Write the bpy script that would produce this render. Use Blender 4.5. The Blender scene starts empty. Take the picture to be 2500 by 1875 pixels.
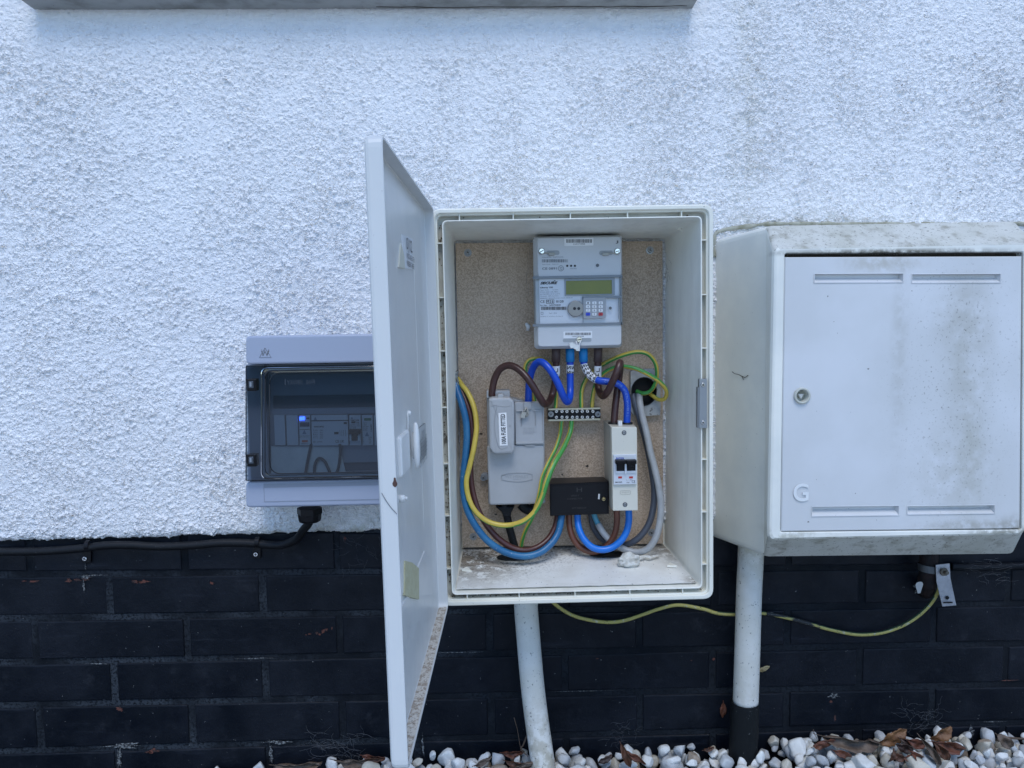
import bpy, math, random, mathutils
from mathutils import Vector as Vec, noise as mn
random.seed(7)
scene = bpy.context.scene
C = scene.collection
# ------------------------------------------------------------------ camera
CAM = Vec((0, -1.29, 0.75)); FPX = 1845.6
PI_, YA_, RO_ = 0.0748, 0.0201, 0.0129
FW = Vec((math.sin(YA_)*math.cos(PI_), math.cos(YA_)*math.cos(PI_), -math.sin(PI_)))
RT0 = Vec((math.cos(YA_), -math.sin(YA_), 0)); UP0 = RT0.cross(FW)
RT = math.cos(RO_)*RT0 - math.sin(RO_)*UP0
UP = math.sin(RO_)*RT0 + math.cos(RO_)*UP0
cd = bpy.data.cameras.new('camera'); cam = bpy.data.objects.new('camera', cd); C.objects.link(cam)
m = mathutils.Matrix.Identity(4)
for i in range(3):
    m[i][0] = RT[i]; m[i][1] = UP[i]; m[i][2] = -FW[i]; m[i][3] = CAM[i]
cam.matrix_world = m
cd.sensor_width = 36; cd.lens = FPX/2500*36; cd.clip_start = .05; cd.clip_end = 500
scene.camera = cam
# ------------------------------------------------------------------ world, sun, exposure
SUN_EL, SUN_AZ = 58, 176      # azimuth measured from +y (into the wall) clockwise
w = bpy.data.worlds.new('World'); scene.world = w; w.use_nodes = True
nt = w.node_tree; bg = nt.nodes['Background']
sky = nt.nodes.new('ShaderNodeTexSky'); sky.sky_type = 'NISHITA'; sky.sun_disc = False
sky.sun_elevation = math.radians(SUN_EL); sky.sun_rotation = math.radians(SUN_AZ)
nt.links.new(sky.outputs[0], bg.inputs[0]); sky.ozone_density = 7; sky.dust_density = 0.2; bg.inputs[1].default_value = .14
sl = bpy.data.lights.new('sun', 'SUN'); so = bpy.data.objects.new('sun', sl); C.objects.link(so)
sl.energy = 1.0; sl.angle = math.radians(28); sl.color = (1, .985, .96)
sd = Vec((math.sin(math.radians(SUN_AZ))*math.cos(math.radians(SUN_EL)), math.cos(math.radians(SUN_AZ))*math.cos(math.radians(SUN_EL)), math.sin(math.radians(SUN_EL))))
so.rotation_euler = sd.to_track_quat('Z', 'Y').to_euler(); so.location = (0, -3, 4)
scene.view_settings.view_transform = 'Standard'; scene.view_settings.look = 'None'
scene.view_settings.exposure = .66; scene.view_settings.gamma = 1

# ------------------------------------------------------------------ picture measurements -> points in the place
V = {'S': (0, 0, 1), 'D': (0, 0, 2500/2212), 'A': (1050, 480, .32098), 'B': (1050, 960, .32554), 'E': (1140, 840, .23508), 'F': (1140, 1080, .23508),
     'M': (1290, 570, .17483), 'C': (580, 800, .31353), 'O': (880, 300, .36145), 'U': (880, 900, .36145),
     'G': (1700, 520, .36166), 'H': (1700, 1080, .36166), '3': (900, 1400, .28626), '4': (1250, 1600, .29385), '5': (1850, 1600, .29385),
     '6': (0, 1250, .42948), '7': (0, 0, .40687), '8': (1300, 0, .5425)}
def ray(v, x, y):
    a, b, s = V[v]; u = a+x*s-1250; t = b+y*s-937.5
    return FW + RT*(u/FPX) - UP*(t/FPX)
def at(v, x, y, Y):
    d = ray(v, x, y); return CAM + d*((Y-CAM.y)/d.y)
def on(v, x, y, p0, n):
    d = ray(v, x, y); return CAM + d*((p0-CAM).dot(n)/d.dot(n))
TI = 0.0071
def rect(v, x0, y0, x1, y1, Y, tilt=TI):
    a = at(v, x0, y0, Y); b = at(v, x1, y1, Y)
    ct, st = math.cos(tilt), math.sin(tilt)
    d = b-a; w_ = d.x*ct+d.z*st; h_ = -d.x*st+d.z*ct
    return [(a.x, a.z), (a.x+w_*ct, a.z+w_*st), (b.x, b.z), (b.x-w_*ct, b.z-w_*st)]   # TL TR BR BL
def inset(poly, d):
    n = len(poly); out = []; A = sum(poly[i][0]*poly[(i+1) % n][1]-poly[(i+1) % n][0]*poly[i][1] for i in range(n))
    sg = 1 if A > 0 else -1
    for i in range(n):
        p, q, r = poly[i-1], poly[i], poly[(i+1) % n]
        e1 = Vec((q[0]-p[0], q[1]-p[1])); e2 = Vec((r[0]-q[0], r[1]-q[1]))
        if e1.length < 1e-9 or e2.length < 1e-9: out.append(q); continue
        e1.normalize(); e2.normalize()
        n1 = Vec((-e1.y, e1.x))*sg; n2 = Vec((-e2.y, e2.x))*sg
        b = n1+n2; L = b.length
        if L < 1e-6: out.append(q); continue
        b /= L; k = d/max(.3, b.dot(n1)); out.append((q[0]+b.x*k, q[1]+b.y*k))
    return out
def rnd(poly, r, seg=5):
    n = len(poly); out = []
    for i in range(n):
        p, q, s = Vec(poly[i-1]), Vec(poly[i]), Vec(poly[(i+1) % n])
        a = (p-q).normalized(); b = (s-q).normalized(); c = a.dot(b)
        ang = math.acos(max(-1, min(1, c))); t = r/math.tan(ang/2) if ang > .01 else 0
        t = min(t, (p-q).length*.49, (s-q).length*.49)
        p1 = q+a*t; p2 = q+b*t
        for k in range(seg+1):
            f = k/seg
            out.append(tuple(p1*(1-f)**2+q*2*f*(1-f)+p2*f*f))
    return out
def circ(cx, cz, r, n=20, r2=None, ph=0):
    r2 = r2 or r
    return [(cx+r*math.cos(ph-2*math.pi*k/n), cz+r2*math.sin(ph-2*math.pi*k/n)) for k in range(n)]
def ctr(p): return (sum(q[0] for q in p)/len(p), sum(q[1] for q in p)/len(p))

class MB:
    def __init__(s): s.v = []; s.f = []; s.m = []; s.sm = []; s.k = 0
    def mat(s, k): s.k = k; return s
    def face(s, f, sm=False): s.f.append(f); s.m.append(s.k); s.sm.append(sm)
    def loops(s, loops, cap0=True, cap1=True, sm=False):
        """loops: lists of 3D points, all the same length"""
        n = len(loops[0]); b = len(s.v)
        for L in loops: s.v += [tuple(p) for p in L]
        for j in range(len(loops)-1):
            for i in range(n):
                i2 = (i+1) % n
                s.face((b+j*n+i, b+j*n+i2, b+(j+1)*n+i2, b+(j+1)*n+i), sm)
        if cap0: s.face(tuple(b+i for i in reversed(range(n))))
        if cap1: s.face(tuple(b+(len(loops)-1)*n+i for i in range(n)))
        return s
    def prism(s, poly, yb, yf, bev=0, cap0=True, seg=2):
        L = [[(x, yb, z) for x, z in poly]]
        if bev:
            for k in range(seg+1):
                a = math.pi/2*k/seg
                L.append([(x, yf+bev*(1-math.sin(a)), z) for x, z in inset(poly, bev*(1-math.cos(a)))])
        else: L.append([(x, yf, z) for x, z in poly])
        return s.loops(L, cap0, True)
    def box(s, c, d, rot=None):
        R = rot or mathutils.Matrix.Identity(3); c = Vec(c); P = []
        for sx, sy, sz in ((-1,-1,-1),(1,-1,-1),(1,1,-1),(-1,1,-1),(-1,-1,1),(1,-1,1),(1,1,1),(-1,1,1)):
            P.append(tuple(c+R@Vec((sx*d[0]/2, sy*d[1]/2, sz*d[2]/2))))
        b = len(s.v); s.v += P
        for f in ((0,3,2,1),(4,5,6,7),(0,1,5,4),(1,2,6,5),(2,3,7,6),(3,0,4,7)): s.face(tuple(b+i for i in f))
        return s
    def quad(s, pts): b = len(s.v); s.v += [tuple(p) for p in pts]; s.face(tuple(range(b, b+len(pts)))); return s
    def cyl(s, c, ax, r, h, n=20, r2=None, bev=0, sm=True):
        """axis from c along ax for h"""
        ax = Vec(ax).normalized(); q = ax.to_track_quat('Z', 'Y'); r2 = r if r2 is None else r2
        pr = [(r, 0), (r2, h)] if not bev else [(r, 0), (r2, h-bev), (r2-bev*.3, h-bev*.3), (r2-bev, h)]
        L = [[Vec(c)+q@Vec((rr*math.cos(2*math.pi*k/n), rr*math.sin(2*math.pi*k/n), hh)) for k in range(n)] for rr, hh in pr]
        return s.loops(L, True, True, sm)
    def tube(s, path, r, n=12, stripe=None, cap=True, twist=0, wob=0):
        T = []; N = len(path); P = [Vec(p) for p in path]
        for i in range(N): T.append((P[min(i+1, N-1)]-P[max(i-1, 0)]).normalized())
        nn = T[0].orthogonal().normalized(); fwd = Vec((0, -1, 0))
        nn = (fwd-T[0]*fwd.dot(T[0])); nn = nn.normalized() if nn.length > .1 else T[0].orthogonal().normalized()
        b = len(s.v); acc = 0
        for i in range(N):
            if i:
                nn = T[i-1].rotation_difference(T[i])@nn; nn = (nn-T[i]*nn.dot(T[i])).normalized()
            bi = T[i].cross(nn); rr = r[i] if isinstance(r, (list, tuple)) else r
            if wob: rr *= 1+wob*mn.noise(P[i]*60)
            for k in range(n):
                a = 2*math.pi*k/n + twist*i/N
                s.v.append(tuple(P[i]+rr*(nn*math.cos(a)+bi*math.sin(a))))
        k0 = s.k
        for i in range(N-1):
            for k in range(n):
                if stripe is not None:
                    st_, hw_ = stripe; f_ = i/(N-1)*(len(st_)-1); j_ = min(int(f_), len(st_)-2); a_ = st_[j_]*(1-f_+j_)+st_[j_+1]*(f_-j_)
                    dd = (2*math.pi*(k+.5)/n-a_+math.pi) % (2*math.pi)-math.pi; s.k = 1 if abs(dd) < hw_ else 0
                k2 = (k+1) % n; s.face((b+i*n+k, b+i*n+k2, b+(i+1)*n+k2, b+(i+1)*n+k), True)
        s.k = k0
        if cap: s.face(tuple(b+k for k in reversed(range(n)))); s.face(tuple(b+(N-1)*n+k for k in range(n)))
        return s
    def text(s, body, x0, z0, x1, z1, y, tilt=TI, rot=0, mirror=False, bold=0, shear=0):
        """fit text into the box x0..x1, z0(bottom)..z1(top) on the plane y, facing -y"""
        t = bpy.data.curves.new('t', 'FONT'); t.body = body; t.size = 1; t.offset = bold; t.resolution_u = 2; t.shear = shear
        o = bpy.data.objects.new('t', t); C.objects.link(o); bpy.context.view_layer.update()
        me = o.to_mesh(); vv = [(v.co.x, v.co.y) for v in me.vertices]; ff = [tuple(p.vertices) for p in me.polygons]
        o.to_mesh_clear(); bpy.data.objects.remove(o); bpy.data.curves.remove(t)
        if not vv: return s
        if rot: vv = [(-b, a) for a, b in vv]
        if mirror: vv = [(-a, b) for a, b in vv]
        ax, bx = min(p[0] for p in vv), max(p[0] for p in vv); az, bz = min(p[1] for p in vv), max(p[1] for p in vv)
        b = len(s.v); cx, cz = (x0+x1)/2, (z0+z1)/2; ct, st = math.cos(tilt), math.sin(tilt)
        for p in vv:
            lx = ((p[0]-ax)/(bx-ax)-.5)*(x1-x0); lz = ((p[1]-az)/(bz-az)-.5)*(z1-z0)
            s.v.append((cx+lx*ct-lz*st, y, cz+lx*st+lz*ct))
        for f in ff: s.face(tuple(b+i for i in f))
        return s
    def ptext(s, body, v, x0, y0, x1, y1, y, **k):
        a = at(v, x0, y1, y); b = at(v, x1, y0, y); return s.text(body, a.x, a.z, b.x, b.z, y, **k)
    def build(s, name, mats, parent=None, root=None):
        """vertices are in world space; the object (or its root empty) gives the origin"""
        o0 = Vec((0, 0, 0))
        if parent is not None:
            rt = parent
            while rt.parent: rt = rt.parent
            o0 = rt.location.copy()
        elif root is not None: o0 = Vec(root)
        me = bpy.data.meshes.new(name); me.from_pydata([tuple(Vec(p)-o0) for p in s.v], [], s.f)
        if not isinstance(mats, (list, tuple)): mats = [mats]
        for mm in mats: me.materials.append(mm)
        me.polygons.foreach_set('material_index', [min(k, len(mats)-1) for k in s.m])
        me.polygons.foreach_set('use_smooth', s.sm)
        me.update()
        o = bpy.data.objects.new(name, me); C.objects.link(o)
        if parent is not None: o.parent = parent
        else: o.location = o0
        return o
def fixn(o):
    import bmesh
    b = bmesh.new(); b.from_mesh(o.data); bmesh.ops.recalc_face_normals(b, faces=b.faces); b.to_mesh(o.data); b.free(); return o
def tag(o, label, cat, group=None, kind=None):
    o['label'] = label; o['category'] = cat
    if group: o['group'] = group
    if kind: o['kind'] = kind
    return o
def thing(name, label, cat, loc, group=None):
    o = bpy.data.objects.new(name, None); o.empty_display_size = .05; C.objects.link(o); o.location = loc
    return tag(o, label, cat, group)
def spline(pts, n=8):
    P = [Vec(p) for p in pts]; P = [P[0]*2-P[1]]+P+[P[-1]*2-P[-2]]; out = []
    for i in range(1, len(P)-2):
        for k in range(n):
            t = k/n; a, b, c, d = P[i-1], P[i], P[i+1], P[i+2]
            out.append(.5*((2*b)+(c-a)*t+(2*a-5*b+4*c-d)*t*t+(3*b-a-3*c+d)*t**3))
    out.append(P[-2]); return out
def path(v, pts, n=8): return spline([at(p[3] if len(p) > 3 else v, p[0], p[1], p[2]) for p in pts], n)

# ------------------------------------------------------------------ materials
class NT:
    def __init__(s, name):
        s.m = bpy.data.materials.new(name); s.m.use_nodes = True; s.t = s.m.node_tree; s.n = s.t.nodes
        s.p = s.n['Principled BSDF']; s.tc = s.n.new('ShaderNodeTexCoord').outputs['Object']
    def L(s, a, b): s.t.links.new(a, b)
    def noise(s, scale, detail=3, rough=.55, vec=None, dist=0, stretch=None):
        v = vec or s.tc
        if stretch:
            mp = s.n.new('ShaderNodeMapping'); mp.inputs['Scale'].default_value = stretch; s.L(v, mp.inputs[0]); v = mp.outputs[0]
        x = s.n.new('ShaderNodeTexNoise'); x.inputs['Scale'].default_value = scale; x.inputs['Detail'].default_value = detail
        x.inputs['Roughness'].default_value = rough; x.inputs['Distortion'].default_value = dist; s.L(v, x.inputs['Vector']); return x.outputs['Fac']
    def vor(s, scale, feature='F1', out='Distance', vec=None):
        x = s.n.new('ShaderNodeTexVoronoi'); x.feature = feature; x.inputs['Scale'].default_value = scale
        s.L(vec or s.tc, x.inputs['Vector']); return x.outputs[out]
    def mr(s, val, a, b, c=0, d=1, smooth=True):
        x = s.n.new('ShaderNodeMapRange'); x.interpolation_type = 'SMOOTHSTEP' if smooth else 'LINEAR'
        for i, q in ((1, a), (2, b), (3, c), (4, d)): x.inputs[i].default_value = q
        s.L(val, x.inputs[0]); return x.outputs[0]
    def math(s, op, a, b=None):
        x = s.n.new('ShaderNodeMath'); x.operation = op
        for i, q in ((0, a), (1, b)):
            if q is None: continue
            if hasattr(q, 'links'): s.L(q, x.inputs[i])
            else: x.inputs[i].default_value = q
        return x.outputs[0]
    def mix(s, f, a, b):
        x = s.n.new('ShaderNodeMix'); x.data_type = 'RGBA'
        for i, q in ((0, f), (6, a), (7, b)):
            if hasattr(q, 'links'): s.L(q, x.inputs[i])
            elif i == 0: x.inputs[0].default_value = q
            else: x.inputs[i].default_value = (*q[:3], 1)
        return x.outputs[2]
    def bump(s, h, strength, dist=.001):
        x = s.n.new('ShaderNodeBump'); x.inputs['Strength'].default_value = strength; x.inputs['Distance'].default_value = dist
        s.L(h, x.inputs['Height']); s.L(x.outputs[0], s.p.inputs['Normal']); return x
    def blob(s, c, r, nscale=40, lo=.35, hi=.6):
        """soft ellipsoid mask around local point c with radii r, broken up by noise"""
        mp = s.n.new('ShaderNodeMapping'); mp.vector_type = 'TEXTURE'; mp.inputs['Location'].default_value = c; mp.inputs['Scale'].default_value = r
        s.L(s.tc, mp.inputs[0]); ln = s.n.new('ShaderNodeVectorMath'); ln.operation = 'LENGTH'; s.L(mp.outputs[0], ln.inputs[0])
        a = s.mr(ln.outputs['Value'], 0, 1, 1, 0); nz = s.mr(s.noise(nscale, 6, .65), lo, hi)
        return s.math('MULTIPLY', a, nz)
def M(name, col, rough=.5, metal=0, spec=.5, mott=None, specks=None, bump=None, blobs=(), streak=None, coat=0, rvar=0, emit=None):
    """specks=(scale, threshold, colour, opacity) ; mott=(scale, colour, amount) ; blobs=[(c, r, colour, amount, nscale, lo, hi)]"""
    q = NT(name); c = None
    col_ = col
    if mott: col_ = q.mix(q.math('MULTIPLY', q.mr(q.noise(mott[0], 5, .6), .38, .68), mott[2]), col_, mott[1])
    if streak: col_ = q.mix(q.math('MULTIPLY', q.mr(q.noise(streak[0], 4, .6, stretch=streak[3]), .48, .72), streak[2]), col_, streak[1])
    for b in blobs:
        col_ = q.mix(q.math('MULTIPLY', q.blob(b[0], b[1], *(b[4:7] if len(b) > 4 else ())), b[3]), col_, b[2])
    if specks:
        for sp in (specks if isinstance(specks[0], (tuple, list)) else [specks]):
            col_ = q.mix(q.math('MULTIPLY', q.mr(q.noise(sp[0], 3, .7), sp[1], sp[1]+.03), sp[3]), col_, sp[2])
    if hasattr(col_, 'links'): q.L(col_, q.p.inputs['Base Color'])
    else: q.p.inputs['Base Color'].default_value = (*col_, 1)
    q.p.inputs['Roughness'].default_value = rough; q.p.inputs['Metallic'].default_value = metal
    q.p.inputs['Specular IOR Level'].default_value = spec; q.p.inputs['Coat Weight'].default_value = coat
    if rvar: q.L(q.mr(q.noise(35, 4), .3, .7, max(.02, rough-rvar), min(1, rough+rvar)), q.p.inputs['Roughness'])
    if bump: q.bump(q.noise(bump[0], 4, .6), bump[1], bump[2] if len(bump) > 2 else .001)
    if emit: q.p.inputs['Emission Color'].default_value = (*emit[0], 1); q.p.inputs['Emission Strength'].default_value = emit[1]
    return q.m
GR = (.16, .13, .09)
grime = (.12, .10, .075)
m_box = M('meter_box_plastic', (.80, .78, .68), .42, specks=[(260, .70, (.05, .045, .035), .8), (90, .72, (.12, .1, .07), .6)], mott=(9, (.68, .66, .56), .5), bump=(900, .08), rvar=.1)
m_inner = M('box_lining', (.92, .90, .80), .4, specks=[(300, .71, (.06, .05, .04), .7)], mott=(14, (.78, .77, .68), .45), streak=(30, (.62, .60, .53), .35, (1, 1, .15)), rvar=.12)
m_floor = M('box_floor_dirty', (.80, .80, .76), .45, specks=[(190, .665, (.03, .025, .02), .9), (480, .68, (.06, .05, .04), .7)], mott=(22, (.64, .62, .56), .5),
            blobs=[((-.165, -.06, -.28), (.15, .15, .2), (.22, .18, .135), .98, 60, .40, .50), ((-.13, -.05, -.28), (.18, .13, .2), (.06, .045, .03), .95, 230, .53, .57), ((.05, .0, -.27), (.30, .11, .2), (.06, .045, .03), .95, 230, .53, .57), ((.18, -.03, -.27), (.06, .10, .2), (.2, .17, .13), .95, 90, .40, .52), ((0, .0, -.27), (.35, .075, .2), (.20, .165, .125), .98, 80, .38, .50), ((.19, -.17, -.28), (.04, .04, .2), (.2, .17, .13), .8, 90, .42, .52)])
m_chan = M('channel_grime', (.52, .51, .45), .7, mott=(30, (.40, .37, .31), .8), bump=(500, .3), blobs=[((-.2, -.17, -.05), (.03, .2, .34), (.05, .038, .025), .9, 70, .50, .60), ((-.06, -.17, -.285), (.24, .2, .03), (.06, .045, .03), .95, 90, .38, .55)])
m_door = M('door_plastic', (.64, .645, .625), .38, specks=[(240, .72, (.08, .07, .06), .7)], mott=(8, (.60, .61, .60), .5), rvar=.08)
m_doorin = M('door_inner_face', (.68, .675, .65), .33, specks=[(240, .76, (.08, .07, .06), .5)], streak=(11, (.60, .60, .575), .5, (1, 1, .25)), rvar=.05)
m_dirtledge = M('ledge_mud', (.60, .56, .49), .75, specks=[(150, .50, (.26, .19, .13), .65), (420, .57, (.10, .075, .055), .7)], bump=(600, .6))
m_white = M('white_plastic', (.78, .78, .76), .35, mott=(40, (.68, .68, .65), .4))
m_board = (lambda q: (q.L(q.mix(q.math('MULTIPLY', q.mr(q.noise(520, 3, .8), .55, .7), .55), q.mix(q.mr(q.noise(480, 3, .7), .38, .62), q.mix(q.mr(q.noise(9, 3), .35, .65), (.33, .238, .165), (.43, .315, .222)), (.58, .445, .325)), (.70, .57, .43)), q.p.inputs['Base Color']),
     q.bump(q.noise(500, 3, .8), .35), q.p.inputs['Roughness'].__setattr__('default_value', .75), q.m)[-1])(NT('particle_board'))
m_boardedge = M('board_edge', (.10, .075, .055), .85, bump=(400, .5))
m_steel = M('zinc_steel', (.34, .345, .35), .45, 1, specks=(300, .68, (.2, .17, .13), .6), rvar=.1)
m_chrome = M('bright_steel', (.75, .75, .74), .2, 1)
m_black = M('black_plastic', (.005, .005, .007), .4, spec=.25, specks=(400, .73, (.2, .2, .2), .5))
m_blackm = M('black_rubber', (.007, .008, .010), .5, spec=.25, specks=(300, .66, (.12, .12, .12), .5), bump=(300, .2))
m_dark = M('dark_void', (.008, .008, .008), .9)
m_mgrey = M('meter_grey', (.60, .61, .62), .38, bump=(1200, .04), mott=(20, (.54, .55, .55), .4), specks=(260, .73, (.15, .15, .14), .6))
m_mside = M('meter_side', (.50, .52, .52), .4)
m_mface = M('meter_faceplate', (.78, .78, .79), .35)
m_ink = M('print_ink', (.02, .02, .025), .5)
m_inkg = M('print_ink_grey', (.12, .13, .14), .5)
m_paper = M('white_label', (.82, .82, .82), .4)
m_lcd = M('lcd_green', (.235, .235, .035), .35, mott=(60, (.19, .20, .03), .5), specks=(600, .68, (.33, .34, .2), .35))
m_fuse = M('cutout_grey', (.40, .41, .42), .42, bump=(900, .1), mott=(20, (.34, .345, .35), .5), specks=(250, .72, (.1, .09, .08), .7))
m_fused = M('cutout_grey_embossed', (.33, .34, .35), .45)
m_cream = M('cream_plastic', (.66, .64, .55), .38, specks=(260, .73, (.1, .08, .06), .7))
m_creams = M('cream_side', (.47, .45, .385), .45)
m_switch = M('switch_grey', (.62, .65, .69), .35)
m_red = M('red_flag', (.5, .03, .03), .4)
m_blueprint = M('blue_print', (.01, .06, .42), .4)
m_brass = M('brass_screw', (.55, .45, .22), .3, 1)
def cab(n, c, r=.33, sp=None, mo=None, bump=(150, .15)): return M(n, c, r, specks=sp or (350, .72, tuple(min(1, x*2+.05) for x in c), .5), mott=mo or (50, tuple(x*.7 for x in c), .5), bump=bump, spec=.5)
m_brown = cab('brown_sheath', (.060, .024, .020))
m_brown2 = cab('tan_brown_sheath', (.145, .05, .027))
m_blue = cab('blue_sheath', (.006, .07, .52))
m_bluel = cab('bright_blue_sheath', (.007, .17, .64))
m_bluef = M('faded_blue_sheath', (.012, .115, .27), .38, mott=(40, (.035, .18, .34), .7), specks=(200, .66, (.35, .42, .5), .6))
m_cyan = cab('pale_blue_core', (.09, .33, .44))
m_sleeveb = M('blue_sleeve', (.012, .26, .62), .4, mott=(70, (.02, .22, .5), .5))
m_sleevebr = M('brown_sleeve', (.085, .052, .046), .5, mott=(70, (.12, .08, .07), .5))
m_grey = cab('grey_sheath', (.40, .41, .41), .4)
m_dgrey = cab('dark_grey_sheath', (.085, .095, .12), .38)
m_green = cab('earth_green', (.06, .30, .06))
m_green2 = cab('earth_dark_green', (.02, .12, .03))
m_yellow = cab('earth_yellow', (.62, .46, .075))
m_yelloww = M('weathered_yellow', (.42, .37, .11), .6, specks=[(220, .60, (.012, .02, .025), .9), (110, .62, (.5, .5, .42), .7)], bump=(300, .4))
m_greenw = M('weathered_green', (.03, .07, .035), .6, specks=(220, .58, (.01, .012, .015), .9), bump=(300, .4))
m_cu = M('enclosure_grey', (.36, .40, .50), .3, bump=(1300, .03))
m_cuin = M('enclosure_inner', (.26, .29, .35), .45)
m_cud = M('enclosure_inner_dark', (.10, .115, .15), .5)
m_mod = M('breaker_body', (.52, .55, .60), .4)
m_led = M('blue_led', (.05, .1, 1), .3, emit=((.03, .09, 1), 7))
m_gas = M('gas_box_plastic', (.86, .84, .75), .45, specks=[(150, .715, (.09, .08, .06), .7), (420, .735, (.12, .11, .09), .6)], mott=(6, (.62, .635, .60), .5),
          blobs=[((-.17, -.02, -.05), (.05, .2, .35), (.47, .46, .31), .75, 12, .3, .6), (tuple(at('G', 1300, 262, -.2)-at('H', 1300, 770, 0)), (.27, .08, .0075), (.10, .085, .055), .95, 45, .36, .56),
                 (tuple(at('H', 560, 640, -.2)-at('H', 1300, 770, 0)), (.12, .08, .02), (.42, .40, .31), .7, 60, .42, .6), (tuple(at('H', 2100, 630, -.2)-at('H', 1300, 770, 0)), (.10, .08, .02), (.16, .15, .10), .9, 80, .38, .56)], rvar=.08)
m_gaschamf = M('gas_box_weathered', (.60, .59, .53), .55, specks=[(230, .61, (.12, .105, .075), .7)], streak=(45, (.25, .23, .17), .7, (1, 1, 1)), mott=(15, (.45, .44, .36), .6))
m_gap = M('mouldy_gap', (.035, .028, .018), .9, bump=(300, .5))
# the two paints of the wall
def render_mat():
    q = NT('roughcast_render')
    n1 = q.noise(92, 3, .62); n2 = q.noise(30, 3, .5); n3 = q.noise(300, 3, .6)
    amp = q.math('MULTIPLY', q.mr(q.noise(2.4, 2), .35, .65, .75, 1.15), q.mr(q.noise(9, 3, .6), .36, .62, .72, 1.12))
    dome = q.math('MULTIPLY', q.mr(q.vor(125), .05, .52, 1, 0), q.mr(q.noise(75, 2), .44, .54)); lump = q.mr(n1, .38, .68); grit = q.mr(q.noise(200, 3, .65), .48, .66); big = q.mr(q.noise(50, 3, .55), .56, .72)
    h = q.math('ADD', q.math('ADD', q.math('MULTIPLY', lump, .46), q.math('ADD', q.math('MULTIPLY', big, .38), q.math('MULTIPLY', dome, .52))), q.math('MULTIPLY', grit, .22))
    h = q.math('ADD', h, q.math('MULTIPLY', n2, .5)); h = q.math('ADD', h, q.math('MULTIPLY', n3, .30)); h = q.math('MULTIPLY', h, amp)
    # smooth float strip below the window sill
    sep = q.n.new('ShaderNodeSeparateXYZ'); q.L(q.tc, sep.inputs[0])
    top = q.mr(sep.outputs[2], 1.16, 1.30, 1, .45); lft = q.mr(sep.outputs[0], .30, .42, 0, 1); sm = q.math('MAXIMUM', top, lft)
    bot = q.mr(sep.outputs[2], .395, .435, .6, 1)
    h = q.math('MULTIPLY', q.math('MULTIPLY', h, sm), bot)
    d = q.n.new('ShaderNodeDisplacement'); d.inputs['Midlevel'].default_value = 0; d.inputs['Scale'].default_value = .0062
    q.L(h, d.inputs['Height']); out = q.n['Material Output']; q.L(d.outputs[0], out.inputs['Displacement'])
    q.m.displacement_method = 'BOTH'
    base = q.mix(q.mr(q.noise(5, 4), .3, .7), (.84, .84, .845), (.80, .80, .805))
    base = q.mix(q.math('MULTIPLY', q.mr(q.noise(140, 3, .7), .66, .72), .35), base, (.35, .33, .28))
    for c, r, colr, a, ns in (((.52, 0, .89), (.24, .3, .07), (.22, .20, .12), .75, 70), ((.42, 0, 1.15), (.05, .3, .5), (.6, .57, .46), .3, 50), ((-.2, 0, .40), (.4, .3, .04), (.33, .32, .2), .6, 60),
                           ((.75, 0, .88), (.25, .3, .04), (.25, .23, .13), .6, 80), ((-.15, 0, .42), (.15, .3, .12), (.5, .5, .4), .5, 30)):
        base = q.mix(q.math('MULTIPLY', q.blob(c, r, ns, .38, .62), a), base, colr)
    q.L(base, q.p.inputs['Base Color']); q.p.inputs['Roughness'].default_value = .8; q.p.inputs['Specular IOR Level'].default_value = .25
    return q.m
m_render = render_mat()
def brick_mat(name, c1, c2, rough, sc=7):
    q = NT(name)
    base = q.mix(q.math('MULTIPLY', q.mr(q.noise(sc, 5, .65), .40, .62), q.mr(q.noise(210, 3, .7), .36, .56)) if sc < 7 else q.mr(q.noise(sc, 5, .65), .42, .62), c1, c2)
    base = q.mix(q.math('MULTIPLY', q.mr(q.noise(14, 6, .7, stretch=(.35, 1, 3.2)), .58, .78), .34), base, (.05, .058, .078))
    base = q.mix(q.math('MULTIPLY', q.mr(q.noise(230, 2, .5), .76, .785), .7), base, (.33, .34, .34))
    base = q.mix(q.math('MULTIPLY', q.mr(q.noise(24, 5, .7), .55, .75), .16), base, (.07, .075, .09))
    if sc < 7:
        sp_ = q.n.new('ShaderNodeSeparateXYZ'); q.L(q.tc, sp_.inputs[0]); base = q.mix(q.mr(sp_.outputs[0], -.3, .25, 0, .68), base, c1)
    q.L(base, q.p.inputs['Base Color']); q.L(q.mr(q.noise(20, 4), .3, .7, rough-.1, rough+.15), q.p.inputs['Roughness'])
    q.p.inputs['Specular IOR Level'].default_value = .2
    q.bump(q.math('ADD', q.noise(45, 5, .6), q.math('MULTIPLY', q.noise(420, 3), .3)), .5, .0022)
    return q.m
m_brick = brick_mat('black_painted_brick', (.0025, .0045, .009), (.0075, .010, .016), .46)
m_mortar = brick_mat('black_painted_mortar', (.0035, .0055, .009), (.036, .044, .055), .75, 4.2)
m_chip = M('bare_brick_chip', (.12, .04, .028), .85, specks=(200, .50, (.03, .02, .02), .9))
m_barem = M('bare_mortar', (.20, .21, .21), .9, specks=[(260, .47, (.02, .022, .028), .95)], bump=(500, .8))
m_sill = M('painted_sill', (.38, .38, .36), .8, spec=.2, mott=(20, (.17, .17, .15), .7), bump=(200, .3), specks=(160, .7, (.08, .07, .05), .7))
m_soil = M('dark_soil', (.035, .028, .02), .95, bump=(80, .8, .01), mott=(30, (.015, .012, .01), .7))
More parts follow.
